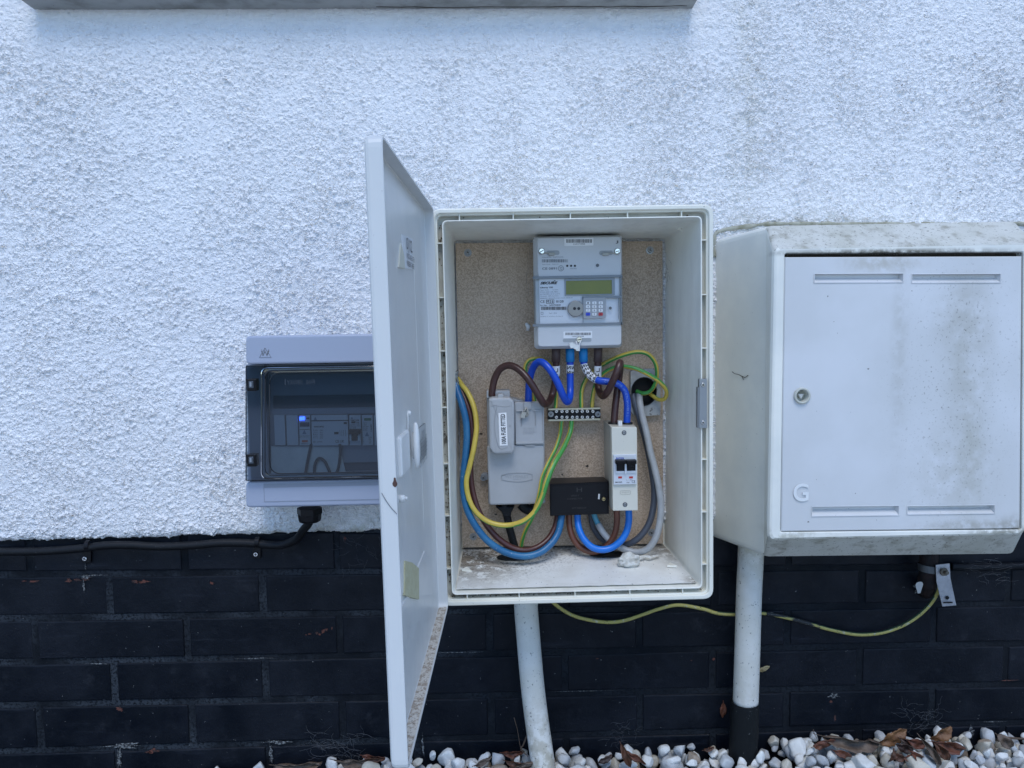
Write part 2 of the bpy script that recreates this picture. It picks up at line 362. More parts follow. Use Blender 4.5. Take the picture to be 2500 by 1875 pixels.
m_pipe = M('white_duct', (.68, .675, .64), .45, blobs=[((0, 0, .02), (.2, .2, .16), (.36, .33, .25), .8, 40, .42, .6), ((0, 0, .42), (.2, .2, .14), (.42, .40, .31), .8, 50, .44, .6)], specks=[(170, .635, (.10, .11, .11), .8), (420, .67, (.15, .15, .14), .6)], mott=(14, (.5, .5, .42), .45), bump=(300, .1))
m_copper = M('rusty_paint_pipe', (.012, .011, .013), .7, spec=.2, mott=(60, (.035, .02, .018), .6), bump=(200, .5))

# ------------------------------------------------------------------ setting: ground
def patch(name, x0, x1, y0, y1, z, mat):
    b = MB(); b.quad([(x0, y0, z), (x1, y0, z), (x1, y1, z), (x0, y1, z)]); o = b.build(name, mat); o['kind'] = 'structure'; return o
q = NT('ground_lawn'); q.L(q.mix(q.mr(q.noise(3, 6), .3, .7), (.035, .05, .018), (.06, .075, .03)), q.p.inputs['Base Color']); q.p.inputs['Roughness'].default_value = .95
patch('ground', -60, 60, -60, 60, -.05, q.m)
q = NT('paving_grey'); q.L(q.mix(q.mr(q.noise(6, 6, .7), .3, .7), (.46, .46, .45), (.56, .555, .54)), q.p.inputs['Base Color']); q.p.inputs['Roughness'].default_value = .85; q.bump(q.noise(60, 5), .4, .004)
patch('path', -6, 6, -6.5, -.62, -.012, q.m)
patch('soil_bed', -2.6, 2.8, -.62, .12, -.03, m_soil)

# ------------------------------------------------------------------ house wall: render, brick plinth, sill
wall = thing('house_wall', 'house wall with white roughcast render above a black painted brick plinth', 'wall', (0, 0, 0))
XL, XR = -1.6, 1.9
e0 = at('S', 0, 1319, -.012); e1 = at('S', 927, 1292, -.012); slope = (e1.z-e0.z)/(e1.x-e0.x)
def edge_z(x): return e0.z+(x-e0.x)*min(slope, .05)+.0035*mn.noise(Vec((x*18, 3, 0)))+.002*mn.noise(Vec((x*70, 9, 0)))
nx, nz = 1400, 560
b = MB(); ztop = 1.75
xs = [XL+.02*k for k in range(32)]; xs += [xs[-1]+.0019*(k+1) for k in range(1020)]; xs += [xs[-1]+(XR-xs[-1])*(k+1)/36 for k in range(36)]; nx = len(xs)-1
zz = []
for j in range(nz+1):
    t = j/nz; zz.append(t)
vv = []
for x in xs: vv.append((x, .03, edge_z(x)+.002))
for x in xs: vv.append((x, -.006, edge_z(x)))
# visible part dense, top part coarser
zs = [j*.0019 for j in range(505)]; zs += [zs[-1]+.01*(k+1) for k in range(42)]
for dz in zs:
    for i, x in enumerate(xs):
        y = -.012+.0018*mn.noise(Vec((x*6, dz*6, 1))); y += .005*math.exp(-dz/.004)
        vv.append((x, y, edge_z(x)+dz))
b.v = vv; W1 = nx+1
for j in range(len(zs)+1):
    for i in range(nx): b.face((j*W1+i, j*W1+i+1, (j+1)*W1+i+1, (j+1)*W1+i), True)
b.build('render_coat', m_render, wall)

# brickwork
rowL = [at('S', 0, y, 0).z for y in (1402, 1510, 1617, 1722, 1834)]
rowR = [at('S', 2450, y, 0).z for y in (1383, 1474, 1571, 1671, 1764)]
xl, xr = at('S', 0, 1600, 0).x, at('S', 2450, 1600, 0).x
def rowz(k, x):
    t = (x-xl)/(xr-xl)
    if k < 0: return rowz(0, x)+.074*(-k)
    if k > 4: return rowz(4, x)-.071*(k-4)
    return rowL[k]*(1-t)+rowR[k]*t
b = MB(); b.mat(1).box((.15, .0605, .18), (XR-XL, .120, .56)); LB = .2625
ja = at('S', 829, 1540, 0).x
jh = .0058
b.mat(0)
for k in range(-2, 6):           # band between rowz(k) and rowz(k+1)
    off = ja if k % 2 == 1 else ja+LB/2
    n0 = int((XL-off)/LB)-1
    for i in range(n0, n0+17):
        x0, x1 = off+i*LB+jh+random.uniform(-.0015, .0015), off+(i+1)*LB-jh+random.uniform(-.0015, .0015)
        x0 = max(x0, XL); x1 = min(x1, XR)
        if x1-x0 < .02: continue
        zt0, zt1 = rowz(k, x0)-.0055+random.uniform(-.001, .001), rowz(k, x1)-.0055+random.uniform(-.001, .001)
        zb0, zb1 = rowz(k+1, x0)+.0055, rowz(k+1, x1)+.0055
        yf = -.0015+random.uniform(-.0010, .0009); lean = random.uniform(-.0012, .0012)
        pol = [(x0, zt0), (x1, zt1), (x1, zb1), (x0, zb0)]
        # subdivided outline with ragged arrises
        out = []
        for a in range(4):
            p, r_ = Vec(pol[a]), Vec(pol[(a+1) % 4]); nsg = max(2, int((r_-p).length/.012))
            for s_ in range(nsg):
                pt = p.lerp(r_, s_/nsg); out.append((pt.x+.0007*mn.noise(Vec((pt.x*90, pt.y*90, 1))), pt.y+.0008*mn.noise(Vec((pt.x*90, pt.y*90, 7)))))
        L = [[(x, .008, z) for x, z in out]]
        for ins, yy in ((0, yf+.0016), (.0009, yf+.0004), (.0022, yf)):
            L.append([(x, yy+lean*(x-x0)/(x1-x0), z) for x, z in inset(out, ins)])
        b.loops(L, False, True)
def splat(b, v, x, y, rx, ry, Y=-.0028, n=44, rag=.45, seed=0):
    """a small irregular flat patch"""
    c = at(v, x, y, Y); s = V[v][2]/1430; pts = []
    for k in range(n):
        a = -2*math.pi*k/n; r = .85+rag*mn.noise(Vec((math.cos(a)*2.1+seed*3.7, math.sin(a)*2.1, x*.37)))*1.8+rag*.9*mn.noise(Vec((math.cos(a)*7+seed, math.sin(a)*7, x*.1)))+rag*.6*mn.noise(Vec((math.cos(a)*17+seed, math.sin(a)*17, x*.1)))
        pts.append((c.x+rx*s*r*math.cos(a), Y, c.z+ry*s*r*math.sin(a)))
    b.quad(pts)
b.mat(2)
for i, (x, y, rx, ry) in enumerate([(195, 394, 26, 6), (135, 392, 14, 4), (392, 390, 18, 11), (440, 386, 24, 7), (490, 378, 22, 12), (770, 396, 26, 10), (815, 396, 34, 9), (1204, 402, 13, 9), (1838, 678, 12, 13), (1800, 688, 7, 9), (1818, 695, 6, 8),
    (1760, 694, 9, 5), (1740, 698, 5, 3), (1856, 668, 6, 10), (1886, 662, 4, 11), (682, 1122, 20, 16), (872, 1360, 30, 12), (840, 1366, 18, 7), (1960, 152, 8, 14)]):
    splat(b, '6', x, y, rx, ry, seed=i)
for i, (x, y, rx, ry) in enumerate([(710, 28, 16, 5), (1488, 42, 10, 5), (1675, 30, 12, 14)]): splat(b, '4', x, y, rx, ry, seed=40+i)
for i, (x, y, rx, ry) in enumerate([(2090, 208, 70, 5), (640, 520, 9, 30), (608, 385, 16, 12)]): splat(b, '5', x, y, rx, ry, seed=50+i)
b.mat(3)
for i, (v, x, y, rx, ry) in enumerate([('6', 676, 1400, 13, 62), ('6', 690, 1330, 108, 13), ('6', 1540, 1372, 13, 62), ('6', 1580, 1306, 84, 10), ('6', 520, 362, 55, 4), ('6', 486, 305, 4, 24), ('6', 476, 420, 5, 38), ('6', 480, 368, 22, 12),
    ('3', 462, 1480, 14, 80), ('5', 1772, 640, 22, 52), ('5', 630, 338, 36, 20), ('5', 1950, 552, 80, 4), ('3', 810, 672, 190, 3), ('3', 1390, 1002, 40, 3), ('4', 600, 296, 200, 3), ('6', 560, 862, 70, 3), ('6', 1440, 832, 90, 3), ('H', 1500, 980, 26, 40)]):
    splat(b, v, x, y, rx, ry, n=70, rag=.6, seed=60+i, Y=-.0032)
b.build('brickwork', [m_brick, m_mortar, m_chip, m_barem], wall)

# window sill over the top edge of the view
s0 = at('S', 84, 23, -.015); s1 = at('S', 1690, 20, -.015)
b = MB(); L = []
prof = [(.0, 0), (-.036, .0005), (-.040, .001), (-.046, .008), (-.046, .048), (-.040, .055), (.0, .064)]
for x, z in ((s0.x, s0.z), (s0.x+.004, s0.z), (s1.x-.004, s1.z), (s1.x, s1.z)):
    L.append([(x, y-.010, z+dz) for y, dz in prof])
b.loops(L); fixn(b.build('window_sill', m_sill, wall))
b = MB()
pts = spline([at('8', x, y, -.0165) for x, y in ((-700, 52), (-400, 47), (0, 40), (120, 46), (250, 40), (330, 38), (420, 40), (560, 42), (690, 38))], 5)
pts = [Vec((p.x, -.0225-.0035*mn.noise(p*40)-.003*mn.noise(p*9), s0.z+(s1.z-s0.z)*(p.x-s0.x)/(s1.x-s0.x)-.0002)) for p in pts]
b.tube(pts, .0007, 5, wob=.8); b.build('crack_line', m_gap, wall)

# ------------------------------------------------------------------ electric meter box
BX, BZ, BW, BH = .1142, .75-.1199, .4088, .5847
YF = -.19
ct, st = math.cos(TI), math.sin(TI)
def bl(x, z, y=0): return Vec((BX+x*ct-z*st, y, BZ+x*st+z*ct))
def rr(w_, h_, r, y, seg=6, dx=0, dz=0):
    p = rnd([(-w_/2+dx, h_/2+dz), (w_/2+dx, h_/2+dz), (w_/2+dx, -h_/2+dz), (-w_/2+dx, -h_/2+dz)], r, seg)
    return [bl(x, z, y) for x, z in p]
ebox = thing('electricity_meter_box', 'open cream electricity meter box with its door swung out to the left', 'meter box', bl(0, 0, -.0))
b = MB()
b.loops([rr(BW-.03, BH-.03, .012, -.006), rr(BW-.012, BH-.012, .014, YF+.022), rr(BW-.004, BH-.004, .016, YF+.020), rr(BW-.001, BH-.001, .016, YF+.006), rr(BW, BH, .016, YF+.003), rr(BW-.002, BH-.002, .015, YF+.0005), rr(BW-.004, BH-.004, .014, YF),
         rr(BW-.012, BH-.012, .011, YF), rr(BW-.014, BH-.014, .011, YF+.0015), rr(BW-.0145, BH-.0145, .010, YF+.005), rr(BW-.019, BH-.019, .009, YF+.0055), rr(BW-.0195, BH-.0195, .009, YF+.015)], False, False)
b.build('rim', m_box, ebox)
b = MB(); b.loops([rr(BW-.0195, BH-.0195, .009, YF+.015), rr(BW-.033, BH-.033, .008, YF+.015)], False, False)
b.build('door_channel', m_chan, ebox)
# inner lining (four walls) - slightly tapered
IW, IH = BW-.033, BH-.033
BDW, BDH = .356, .535
b = MB(); fl = rr(IW-.004, IH-.004, .007, YF+.003); bkc = [at('A', 187, 342, -.010), at('A', 1777, 326, -.010), at('B', 1757, 1136, -.010), at('B', 236, 1163, -.010)]; bk = [Vec((x, -.010, z)) for x, z in rnd([(p.x, p.z) for p in bkc], .005, 6)]
b.loops([rr(IW, IH, .008, YF+.015), rr(IW, IH, .008, YF+.003), rr(IW-.001, IH-.001, .008, YF+.002), rr(IW-.003, IH-.003, .007, YF+.002), fl, rr(IW-.006, IH-.006, .007, YF+.02), bk], False, True)
b.build('lining', m_inner, ebox)
# floor skin 1 mm above the lining's floor
f0, f1 = bl(-(IW-.012)/2, -(IH-.006)/2+.0022, YF+.012), bl((IW-.012)/2, -(IH-.006)/2+.0022, YF+.012)
g0, g1 = bkc[3]+Vec((.004, -.002, .0028)), bkc[2]+Vec((-.004, -.002, .0028))
b = MB(); NX, NY = 40, 20
for j in range(NY+1):
    for i in range(NX+1):
        p = f0.lerp(f1, i/NX).lerp(g0.lerp(g1, i/NX), j/NY); p.z += .0008*mn.noise(p*50)+.0016*(j/NY)**2*abs(mn.noise(p*90)); b.v.append(tuple(p))
for j in range(NY):
    for i in range(NX): b.face((j*(NX+1)+i, j*(NX+1)+i+1, (j+1)*(NX+1)+i+1, (j+1)*(NX+1)+i), True)
b.build('floor_panel', m_floor, ebox)
FN = (f1-f0).cross(g0-f0).normalized()
def floor(v, x, y, lift=0): return on(v, x, y, f0+Vec((0, 0, lift)), FN)
# ribs across the door channel
def rib(x, z, horiz):
    b = MB(); d = (.0016, .012, .0075) if horiz else (.0075, .012, .0016)
    R = mathutils.Matrix.Rotation(-TI, 3, 'Y'); b.box(bl(x, z, YF+.010), d, R); b.build('rib', m_box, ebox)
for v, x in (('A', 222), ('A', 632), ('A', 1067), ('A', 1502), ('A', 1912)):
    p = at(v, x, 130, YF+.005); rib((p.x-BX)*ct+(p.z-BZ)*st, BH/2-.0130, True)
for v, x in (('B', 278), ('B', 668), ('B', 1087), ('B', 1498), ('B', 1893)):
    p = at(v, x, 1520, YF+.005); rib((p.x-BX)*ct+(p.z-BZ)*st, -BH/2+.0130, True)
for v, y in (('A', 355), ('A', 768), ('A', 1175), ('A', 1605), ('B', 530), ('B', 920), ('B', 1318)):
    p = at(v, 50, y, YF+.005); rib(-BW/2+.0130, (p.z-BZ)-(p.x-BX)*st, False)
for v, y in (('A', 330), ('A', 745), ('A', 1152), ('B', 495), ('B', 888), ('B', 1280)):
    p = at(v, 2090, y, YF+.005); rib(BW/2-.0130, (p.z-BZ)-(p.x-BX)*st, False)
# dirt crumbs caught in the channel
b = MB(); rg = random.Random(3)
for k in range(260):
    side = rg.choice('LLLLLLLBBBBBB' + ('T' if k % 4 == 0 else '')); t = rg.uniform(-.5, .5)
    if side == 'L': x, z = -BW/2+rg.uniform(.0105, .0160), t*(BH-.03)
    elif side == 'B': x, z = (rg.uniform(-.5, .5) if rg.random() < .5 else -.5+abs(rg.gauss(0, .15)))*(BW-.03), -BH/2+rg.uniform(.0095, .0155)
    else: x, z = t*(BW-.03), BH/2-rg.uniform(.0105, .0155)
    if abs(mn.noise(Vec((x*14, z*14, 5)))) < .12 and side != 'B': continue
    r = rg.uniform(.0005, .0017); p = bl(x, z, YF+.014-r*.5)
    b.cyl(p, (rg.uniform(-1, 1), -1, rg.uniform(-1, 1)), r, r*1.2, 5, r*.5, sm=False)
b.build('crumbs', M('channel_crumbs', (.11, .088, .062), .9, mott=(200, (.2, .17, .12), .8)), ebox)['kind'] = 'stuff'
# wedges on the floor
for pts in (((240, 1335), (310, 1345), (275, 1300)), ((1778, 1305), (1852, 1308), (1800, 1268))):
    P = [floor('B', x, y, .0005) for x, y in pts]; b = MB(); h = Vec((0, 0, .0035))
    b.v += [tuple(p) for p in P]+[tuple(P[0]+h), tuple(P[1]+h)]
    b.face((0, 1, 4, 3)); b.face((0, 3, 2)); b.face((1, 2, 4)); b.face((3, 4, 2)); b.build('floor_wedge', m_inner, ebox)
# corner gussets at the ceiling
for x0, sgn in ((150, 1), (1850, -1)):
    b = MB(); pth = [at('A', x0 if sgn > 0 else 1920, 300, -.09), at('A', (x0 if sgn > 0 else 1920)-0, 265, -.10), at('A', x0+50 if sgn > 0 else 1880, 235, -.11)]
    b.tube(spline(pth, 5), .0022, 6); b.build('corner_gusset', m_inner, ebox)
# backboard
c4 = [at('A', 193, 356, -.026), at('A', 1768, 338, -.026), at('B', 1748, 1128, -.026), at('B', 243, 1158, -.026)]
b = MB(); b.prism([(p.x, p.z) for p in c4], -.0095, -.026, .0004)
bd = b.build('backboard', m_board, ebox)
def screw(b, c, r, h=.0015, kind='x', m0=0, m1=1, ax=(0, -1, 0)):
    """pan head facing ax (for ax=-y)"""
    b.mat(m0).cyl(c, ax, r, h, 16, r*.75)
    a = Vec(ax).normalized(); p = Vec(c)+a*(h+.0002); b.mat(m1)
    Rm = mathutils.Matrix.Rotation(random.uniform(0, 3), 3, a)
    b.box(p, (r*1.15, .0004, r*.24), Rm)
    if kind == 'x': b.box(p-a*.00007, (r*.24, .0004, r*1.15), Rm)
for v, x, y in (('A', 287, 427), ('A', 1672, 408), ('B', 325, 1075), ('B', 1660, 1045)):
    b = MB(); c = at(v, x, y, -.0262); b.mat(0).cyl(c, (0, -1, 0), .0065, .0007, 20); screw(b, c-Vec((0, .0007, 0)), .0042); b.build('board_screw', [m_steel, m_dark], bd)
b = MB()
for v, x, y, r in (('B', 382, 305, 11), ('B', 1178, 545, 10), ('B', 993, 612, 9), ('B', 372, 1000, 7), ('F', 300, 748, 14), ('F', 130, 872, 9), ('A', 210, 800, 4)):
    splat(b, v, x, y, r, r*.7, Y=-.0267, n=24, rag=.6, seed=x)
b.build('screw_hole_marks', m_dark, bd)['kind'] = 'stuff'
# torn white duct plate with a black hole, on the board at right
pl = [at('E', x, y, -.036) for x, y in ((1700, 270), (1850, 258), (2008, 250), (2012, 740), (1960, 735), (1900, 748), (1820, 745), (1702, 740))]
hc = at('E', 1838, 492, -.036); N = 32
def outer(k):
    a = -2*math.pi*k/N; d = Vec((math.cos(a), 0, math.sin(a))); best = 9
    for i in range(len(pl)):
        p, r_ = pl[i], pl[(i+1) % len(pl)]; e = r_-p; den = d.x*e.z-d.z*e.x
        if abs(den) < 1e-9: continue
        t = ((p.x-hc.x)*e.z-(p.z-hc.z)*e.x)/den; s_ = ((p.x-hc.x)*d.z-(p.z-hc.z)*d.x)/den
        if t > 0 and -1e-6 <= s_ <= 1.000001: best = min(best, t)
    return hc+d*best
RH = .0212
O = [outer(k) for k in range(N)]; I = [hc+Vec((RH*math.cos(-2*math.pi*k/N), 0, RH*1.12*math.sin(-2*math.pi*k/N))) for k in range(N)]
b = MB(); b.loops([[p+Vec((0, .0095, 0)) for p in O], O, I, [p+Vec((0, .009, 0)) for p in I]], False, False)
b.build('duct_plate', M('dusty_white_plate', (.42, .42, .40), .6, specks=(150, .6, (.12, .11, .1), .8), mott=(40, (.25, .25, .24), .6)), ebox)
b = MB(); b.mat(0).quad([p+Vec((0, .0085, 0)) for p in I])
for k in range(5):
    r = RH*(1-.0*k); b.mat(1).tube([hc+Vec((r*.97*math.cos(a*math.pi/12), .0015*k-.001, r*1.1*math.sin(a*math.pi/12))) for a in range(25)], .0011, 6)
b.build('duct_opening', [m_dark, m_blackm], ebox)
# strike plate on the right rim with two screws
p0, p1, p2, p3 = at('A', 2048, 1388, YF-.001), at('A', 2106, 1385, YF-.001), at('B', 2078, 262, YF-.001), at('B', 2017, 262, YF-.001)
b = MB(); b.prism([(p.x, p.z) for p in (p0, p1, p2, p3)], YF+.006, YF-.001, .0003)
b.box((p0.lerp(p3, .58)+Vec((-.0015, .004, 0))), (.0015, .008, .06)); sp = b.build('strike_plate', m_steel, ebox)
for v, x, y in (('A', 2076, 1432), ('B', 2047, 220)):
    b = MB(); screw(b, at(v, x, y, YF-.001), .0034, .0012); b.build('screw', [m_chrome, m_dark], sp)

# ------------------------------------------------------------------ door of the box (open, at right angles)
DA = .0262; DW = .418; DT = .0165
UD = Vec((-math.sin(DA)*ct, -math.cos(DA), -math.sin(DA)*st)).normalized()    # hinge -> free edge
ZD = Vec((-math.sin(TI+.0095), 0, math.cos(TI+.0095))); WD = UD.cross(ZD).normalized()
if WD.x < 0: WD = -WD                                                             # towards the box interior
HP = bl(-BW/2, 0, YF-.002)
def dl(u, z, w_): return HP+UD*u+ZD*z+WD*w_
door_h = BH+.001
def drr(u0, u1, zz0, zz1, r, w_, seg=5):
    return [dl(u, z, w_) for u, z in rnd([(u0, zz1), (u1, zz1), (u1, zz0), (u0, zz0)], r, seg)]
b = MB(); H2 = door_h/2; w0, w1 = -DT/2, DT/2; tk = .0028
b.mat(0).loops([drr(.003, DW-.003, -H2+.003, H2-.003, .012, w0), drr(.0008, DW-.0008, -H2+.0008, H2-.0008, .012, w0+.0015), drr(0, DW, -H2, H2, .012, w0+.004), drr(0, DW, -H2, H2, .012, w1-.001), drr(.0006, DW-.0006, -H2+.0006, H2-.0006, .012, w1), drr(tk, DW-tk, -H2+tk, H2-tk, .010, w1)], True, False)
b.mat(0).loops([drr(tk, DW-tk, -H2+tk, H2-tk, .010, w1), drr(tk+.0006, DW-tk-.0006, -H2+tk+.0006, H2-tk-.0006, .009, w0+tk+.001)], False, False)
b.mat(1).loops([drr(tk+.0006, DW-tk-.0006, -H2+tk+.0006, H2-tk-.0006, .009, w0+tk+.001), drr(tk+.002, DW-tk-.002, -H2+tk+.002, H2-tk-.002, .008, w0+tk)], False, True)
door = fixn(b.build('door', [m_door, m_doorin], ebox))
door['label'] = 'open door seen edge on, its inside facing right'
WI = w0+tk
def dn(v, x, y, lift=.0006): return on(v, x, y, HP+WD*(WI+lift), WD)
def duv(p): d = p-HP; return d.dot(UD), d.dot(ZD)
def dplate(name, v, pts, mat, th=.0006, parent=door):
    P = [dn(v if len(q_) < 3 else q_[2], q_[0], q_[1], th) for q_ in pts]; b = MB()
    b.loops([[p-WD*th*.95 for p in P], P], False, True); return fixn(b.build(name, mat, parent))
# raised inner panel with a ledge line (two steps)
b = MB()
def dpan(u0, u1, z0, z1, th, r=.004):
    b.loops([drr(u0, u1, z0, z1, r, WI+.0001), drr(u0+.001, u1-.001, z0+.001, z1-.001, r, WI+th)], False, True)
ub = duv(dn('O', 355, 900))[0]; ua = DW-.012
za = duv(dn('O', 168, 568))[1]; zb_ = duv(dn('U', 270, 1560))[1]
dpan(ub, ua, zb_, za, .0012); dpan(ub-.03, ub-.004, zb_+.02, za-.03, .0008); dpan(ub, ua, zb_-.02, zb_-.008, .0015)
fixn(b.build('inner_panel', m_doorin, door))
# mud on the bottom flange
b = MB(); nu = 60; 
for i in range(nu+1):
    for j in range(7):
        u = tk+.004+(DW-2*tk-.008)*i/nu; ww = WI+.001+(w1-WI-.0026)*j/6
        b.v.append(tuple(dl(u, -H2+tk+.0007+.0016*abs(mn.noise(Vec((u*90, ww*200, 1)))), ww)))
for i in range(nu):
    for j in range(6): b.face((i*7+j, (i+1)*7+j, (i+1)*7+j+1, i*7+j+1), True)
b.build('muddy_ledge', m_dirtledge, door)
m_stk = M('faded_sticker', (.72, .73, .74), .4)
m_tape = M('yellowed_tape', (.48, .45, .26), .5, mott=(90, (.56, .55, .38), .8), specks=(200, .6, (.32, .28, .15), .5))
s1 = dplate('warning_sticker', 'O', [(282, 755), (352, 782), (352, 988), (298, 982)], m_stk, .0022)
s1b = dplate('sticker_flap', 'O', [(276, 815), (296, 890), (302, 985), (262, 975)], M('sticker_back', (.62, .60, .5), .5), .0030, s1)
def dtext(b, body, v, x0, y0, x1, y1, th=.0032, lines=None):
    """text on the door's inner face: u runs towards the hinge when read from the right"""
    A_, B_ = duv(dn(v, x0, y1)), duv(dn(v, x1, y0)); tmp = MB(); tmp.text(body, 0, 0, 1, 1, 0, tilt=0)
    k = len(b.v)
    for x, _, z in tmp.v: b.v.append(tuple(dl(A_[0]+(B_[0]-A_[0])*x, A_[1]+(B_[1]-A_[1])*z, WI+th)))
    for f in tmp.f: b.face(tuple(k+i for i in f))
b = MB(); dtext(b, '0|12', 'O', 300, 800, 334, 880); dtext(b, 'VOLTAGE OVER\nPRESENT HERE', 'O', 302, 912, 351, 965); b.build('print', m_ink, s1)
s2 = dplate('instruction_sticker', 'U', [(240, 105), (288, 74), (295, 245), (236, 295)], m_stk)
b = MB()
for k, (y0, y1) in enumerate(((165, 190), (195, 215), (222, 238), (250, 262))): dtext(b, 'ABNORMAL WIRE', 'U', 243, y0, 290, y1-16, .0008)
for k in range(3): dtext(b, 'I', 'U', 252+k*12, 88+18-k*6, 260+k*12, 80+14-k*6+18, .0008)
b.build('print', m_inkg, s2)
s3 = dplate('instruction_sticker', 'U', [(240, 385), (292, 335), (295, 412), (240, 428)], m_stk)
b = MB(); 
for k in range(4): dtext(b, 'NOTICE TO USER', 'U', 244, 378+k*13, 290, 368+k*13, .0008)
b.build('print', m_inkg, s3)
s4 = dplate('bordered_sticker', 'U', [(382, 412), (438, 368), (444, 578), (378, 664)], M('sticker_border', (.10, .11, .11), .5), .0022)
s4b = dplate('sticker_face', 'U', [(383.5, 414), (436.5, 373), (442.5, 575), (379.5, 660)], M('grey_sticker', (.5, .51, .5), .45), .0028, s4)
b = MB()
dtext(b, 'E-ON', 'U', 400, 450, 420, 425, .0034)
for k in range(5): dtext(b, 'CALL US ON 0800', 'U', 387, 500+k*27, 437, 488+k*26, .0034)
b.build('print', M('faded_print', (.3, .31, .31), .5), s4)
dplate('tape_patch', 'U', [(302, 1298), (350, 1310), (395, 1348), (397, 1558), (340, 1545), (300, 1530)], m_tape, .0026)
# latch: housing block, oval turn handle, peg
b = MB(); P = [dn('U', x, y) for x, y in ((250, 560), (310, 560), (290, 422), (290, 700))]; uv = [duv(p) for p in P]
us = [q_[0] for q_ in uv[:2]]; zs_ = [q_[1] for q_ in uv[2:]]; u0, u1, z0, z1 = min(us), max(us), min(zs_), max(zs_); u1 = min(u1, DW-.006)
b.loops([drr(u0, u1, z0, z1, .004, WI), drr(u0, u1, z0, z1, .004, WI+.003), drr(u0+.002, u1-.002, z0+.002, z1-.002, .004, WI+.005)], False, True)
ltc = fixn(b.build('lock_case', m_white, door))
pc = dn('U', 330, 520); uc, zc = duv(pc); b = MB(); L = []
for ww, s_ in ((.004, .55), (.006, .6), (.0065, .95), (.0095, 1), (.0115, .85), (.0125, .5)):
    L.append([dl(uc+.009*s_*math.cos(a*math.pi/12)*(1-.55*max(0, math.sin(a*math.pi/12))), zc+.027*s_*math.sin(a*math.pi/12), WI+ww) for a in range(24)])
b.loops(L, True, True, True); fixn(b.build('turn_handle', m_white, ltc))
pc = dn('U', 318, 300); b = MB(); b.cyl(pc-WD*.001, WD, .0035, .005, 12, .0025, bev=.001); b.tube([dn('U', 318, 300, .003), dn('U', 322, 350, .003), dn('U', 320, 420, .003)], .0007, 6); b.build('catch_pin', m_white, door)
pc = dn('U', 262, 876, .001); b = MB(); b.cyl(pc, WD, .0038, .006, 14, .0033); b.cyl(pc+WD*.006, WD, .0022, .0025, 12, .0015); b.build('peg', m_white, door)
b = MB(); cr = [on('U', x, y, dl(DW, 0, 0), UD)+UD*.0006 for x, y in ((143, 838), (170, 885), (205, 935), (246, 980))]
b.tube(spline(cr, 5), .00028, 4); b.build('hairline_crack', m_inkg, door); b = MB(); cr = [dn('U', x, y, .0008) for x, y in ((256, 965), (300, 830), (318, 760), (338, 690))]; b.tube(spline(cr, 4), .0003, 4); b.build('hairline_crack', m_inkg, door)
b = MB(); pc = on('U', 233, 768, dl(DW, 0, 0), UD)+UD*.0003; b.quad([pc+ZD*.0045*math.cos(a)+WD*.0019*math.sin(a)*(1+.4*math.cos(3*a)) for a in [k*math.pi/7 for k in range(14)]]); b.build('rust_mark', M('rust_spot', (.09, .045, .035), .8), door)
# hinges pins
for zf in (.38, -.38):
    b = MB(); b.cyl(HP+ZD*(zf*BH-.015)+Vec((.002, .0035, 0)), ZD, .003, .03, 12); b.build('hinge_pin', m_box, ebox)

# ------------------------------------------------------------------ electricity meter
YM = -.088
met = thing('electricity_meter', 'grey prepayment electricity meter with green display and keypad on the chipboard', 'electricity meter', at('M', 690, 1600, -.026))
def R(v, x0, y0, x1, y1, Y, r=0, seg=4, tilt=TI):
    p = rect(v, x0, y0, x1, y1, Y, tilt); return rnd(p, r, seg) if r else p
b = MB(); b.prism(R('M', 78, 66, 1296, 1580, YM+.02, .006), -.026, YM+.018, .003); b.prism(R('M', 92, 590, 1285, 1290, YM+.006, .002), YM+.02, YM+.005, .0012)
b.build('case', m_mside, met)
b = MB()
o_ = R('M', 66, 46, 1308, 602, YM+.012, .006); i_ = R('M', 122, 62, 1300, 592, YM, .005)
b.loops([[(x, YM+.022, z) for x, z in o_], [(x, YM+.010, z) for x, z in o_], [(x, YM+.001, z) for x, z in i_], [(x, YM, z) for x, z in inset(i_, .001)]], True, True)
tcv = b.build('upper_cover', m_mgrey, met)
b = MB(); o_ = R('M', 80, 1282, 1306, 1592, YM+.012, .007); i_ = R('M', 130, 1274, 1300, 1560, YM, .006)
b.loops([[(x, YM+.022, z) for x, z in o_], [(x, YM+.012, z) for x, z in o_], [(x, YM+.001, z) for x, z in i_], [(x, YM, z) for x, z in inset(i_, .001)]], True, True)
bcv = b.build('terminal_cover', m_mgrey, met)
b = MB(); b.prism(R('M', 150, 625, 1275, 1258, YM+.0035, .002), YM+.006, YM+.0035, .0004); fp = b.build('faceplate', m_mface, met)
b = MB(); fr = R('M', 505, 632, 1208, 860, YM+.002); inn = R('M', 523, 662, 1168, 842, YM+.002)
b.loops([[(x, YM+.0034, z) for x, z in fr], [(x, YM+.0015, z) for x, z in fr], [(x, YM+.0015, z) for x, z in inn], [(x, YM+.003, z) for x, z in inn]], False, False)
b.build('display_bezel', M('bezel_grey', (.32, .34, .36), .4), met)
b = MB(); b.quad([(x, YM+.0028, z) for x, z in inn]); b.build('display', m_lcd, met)
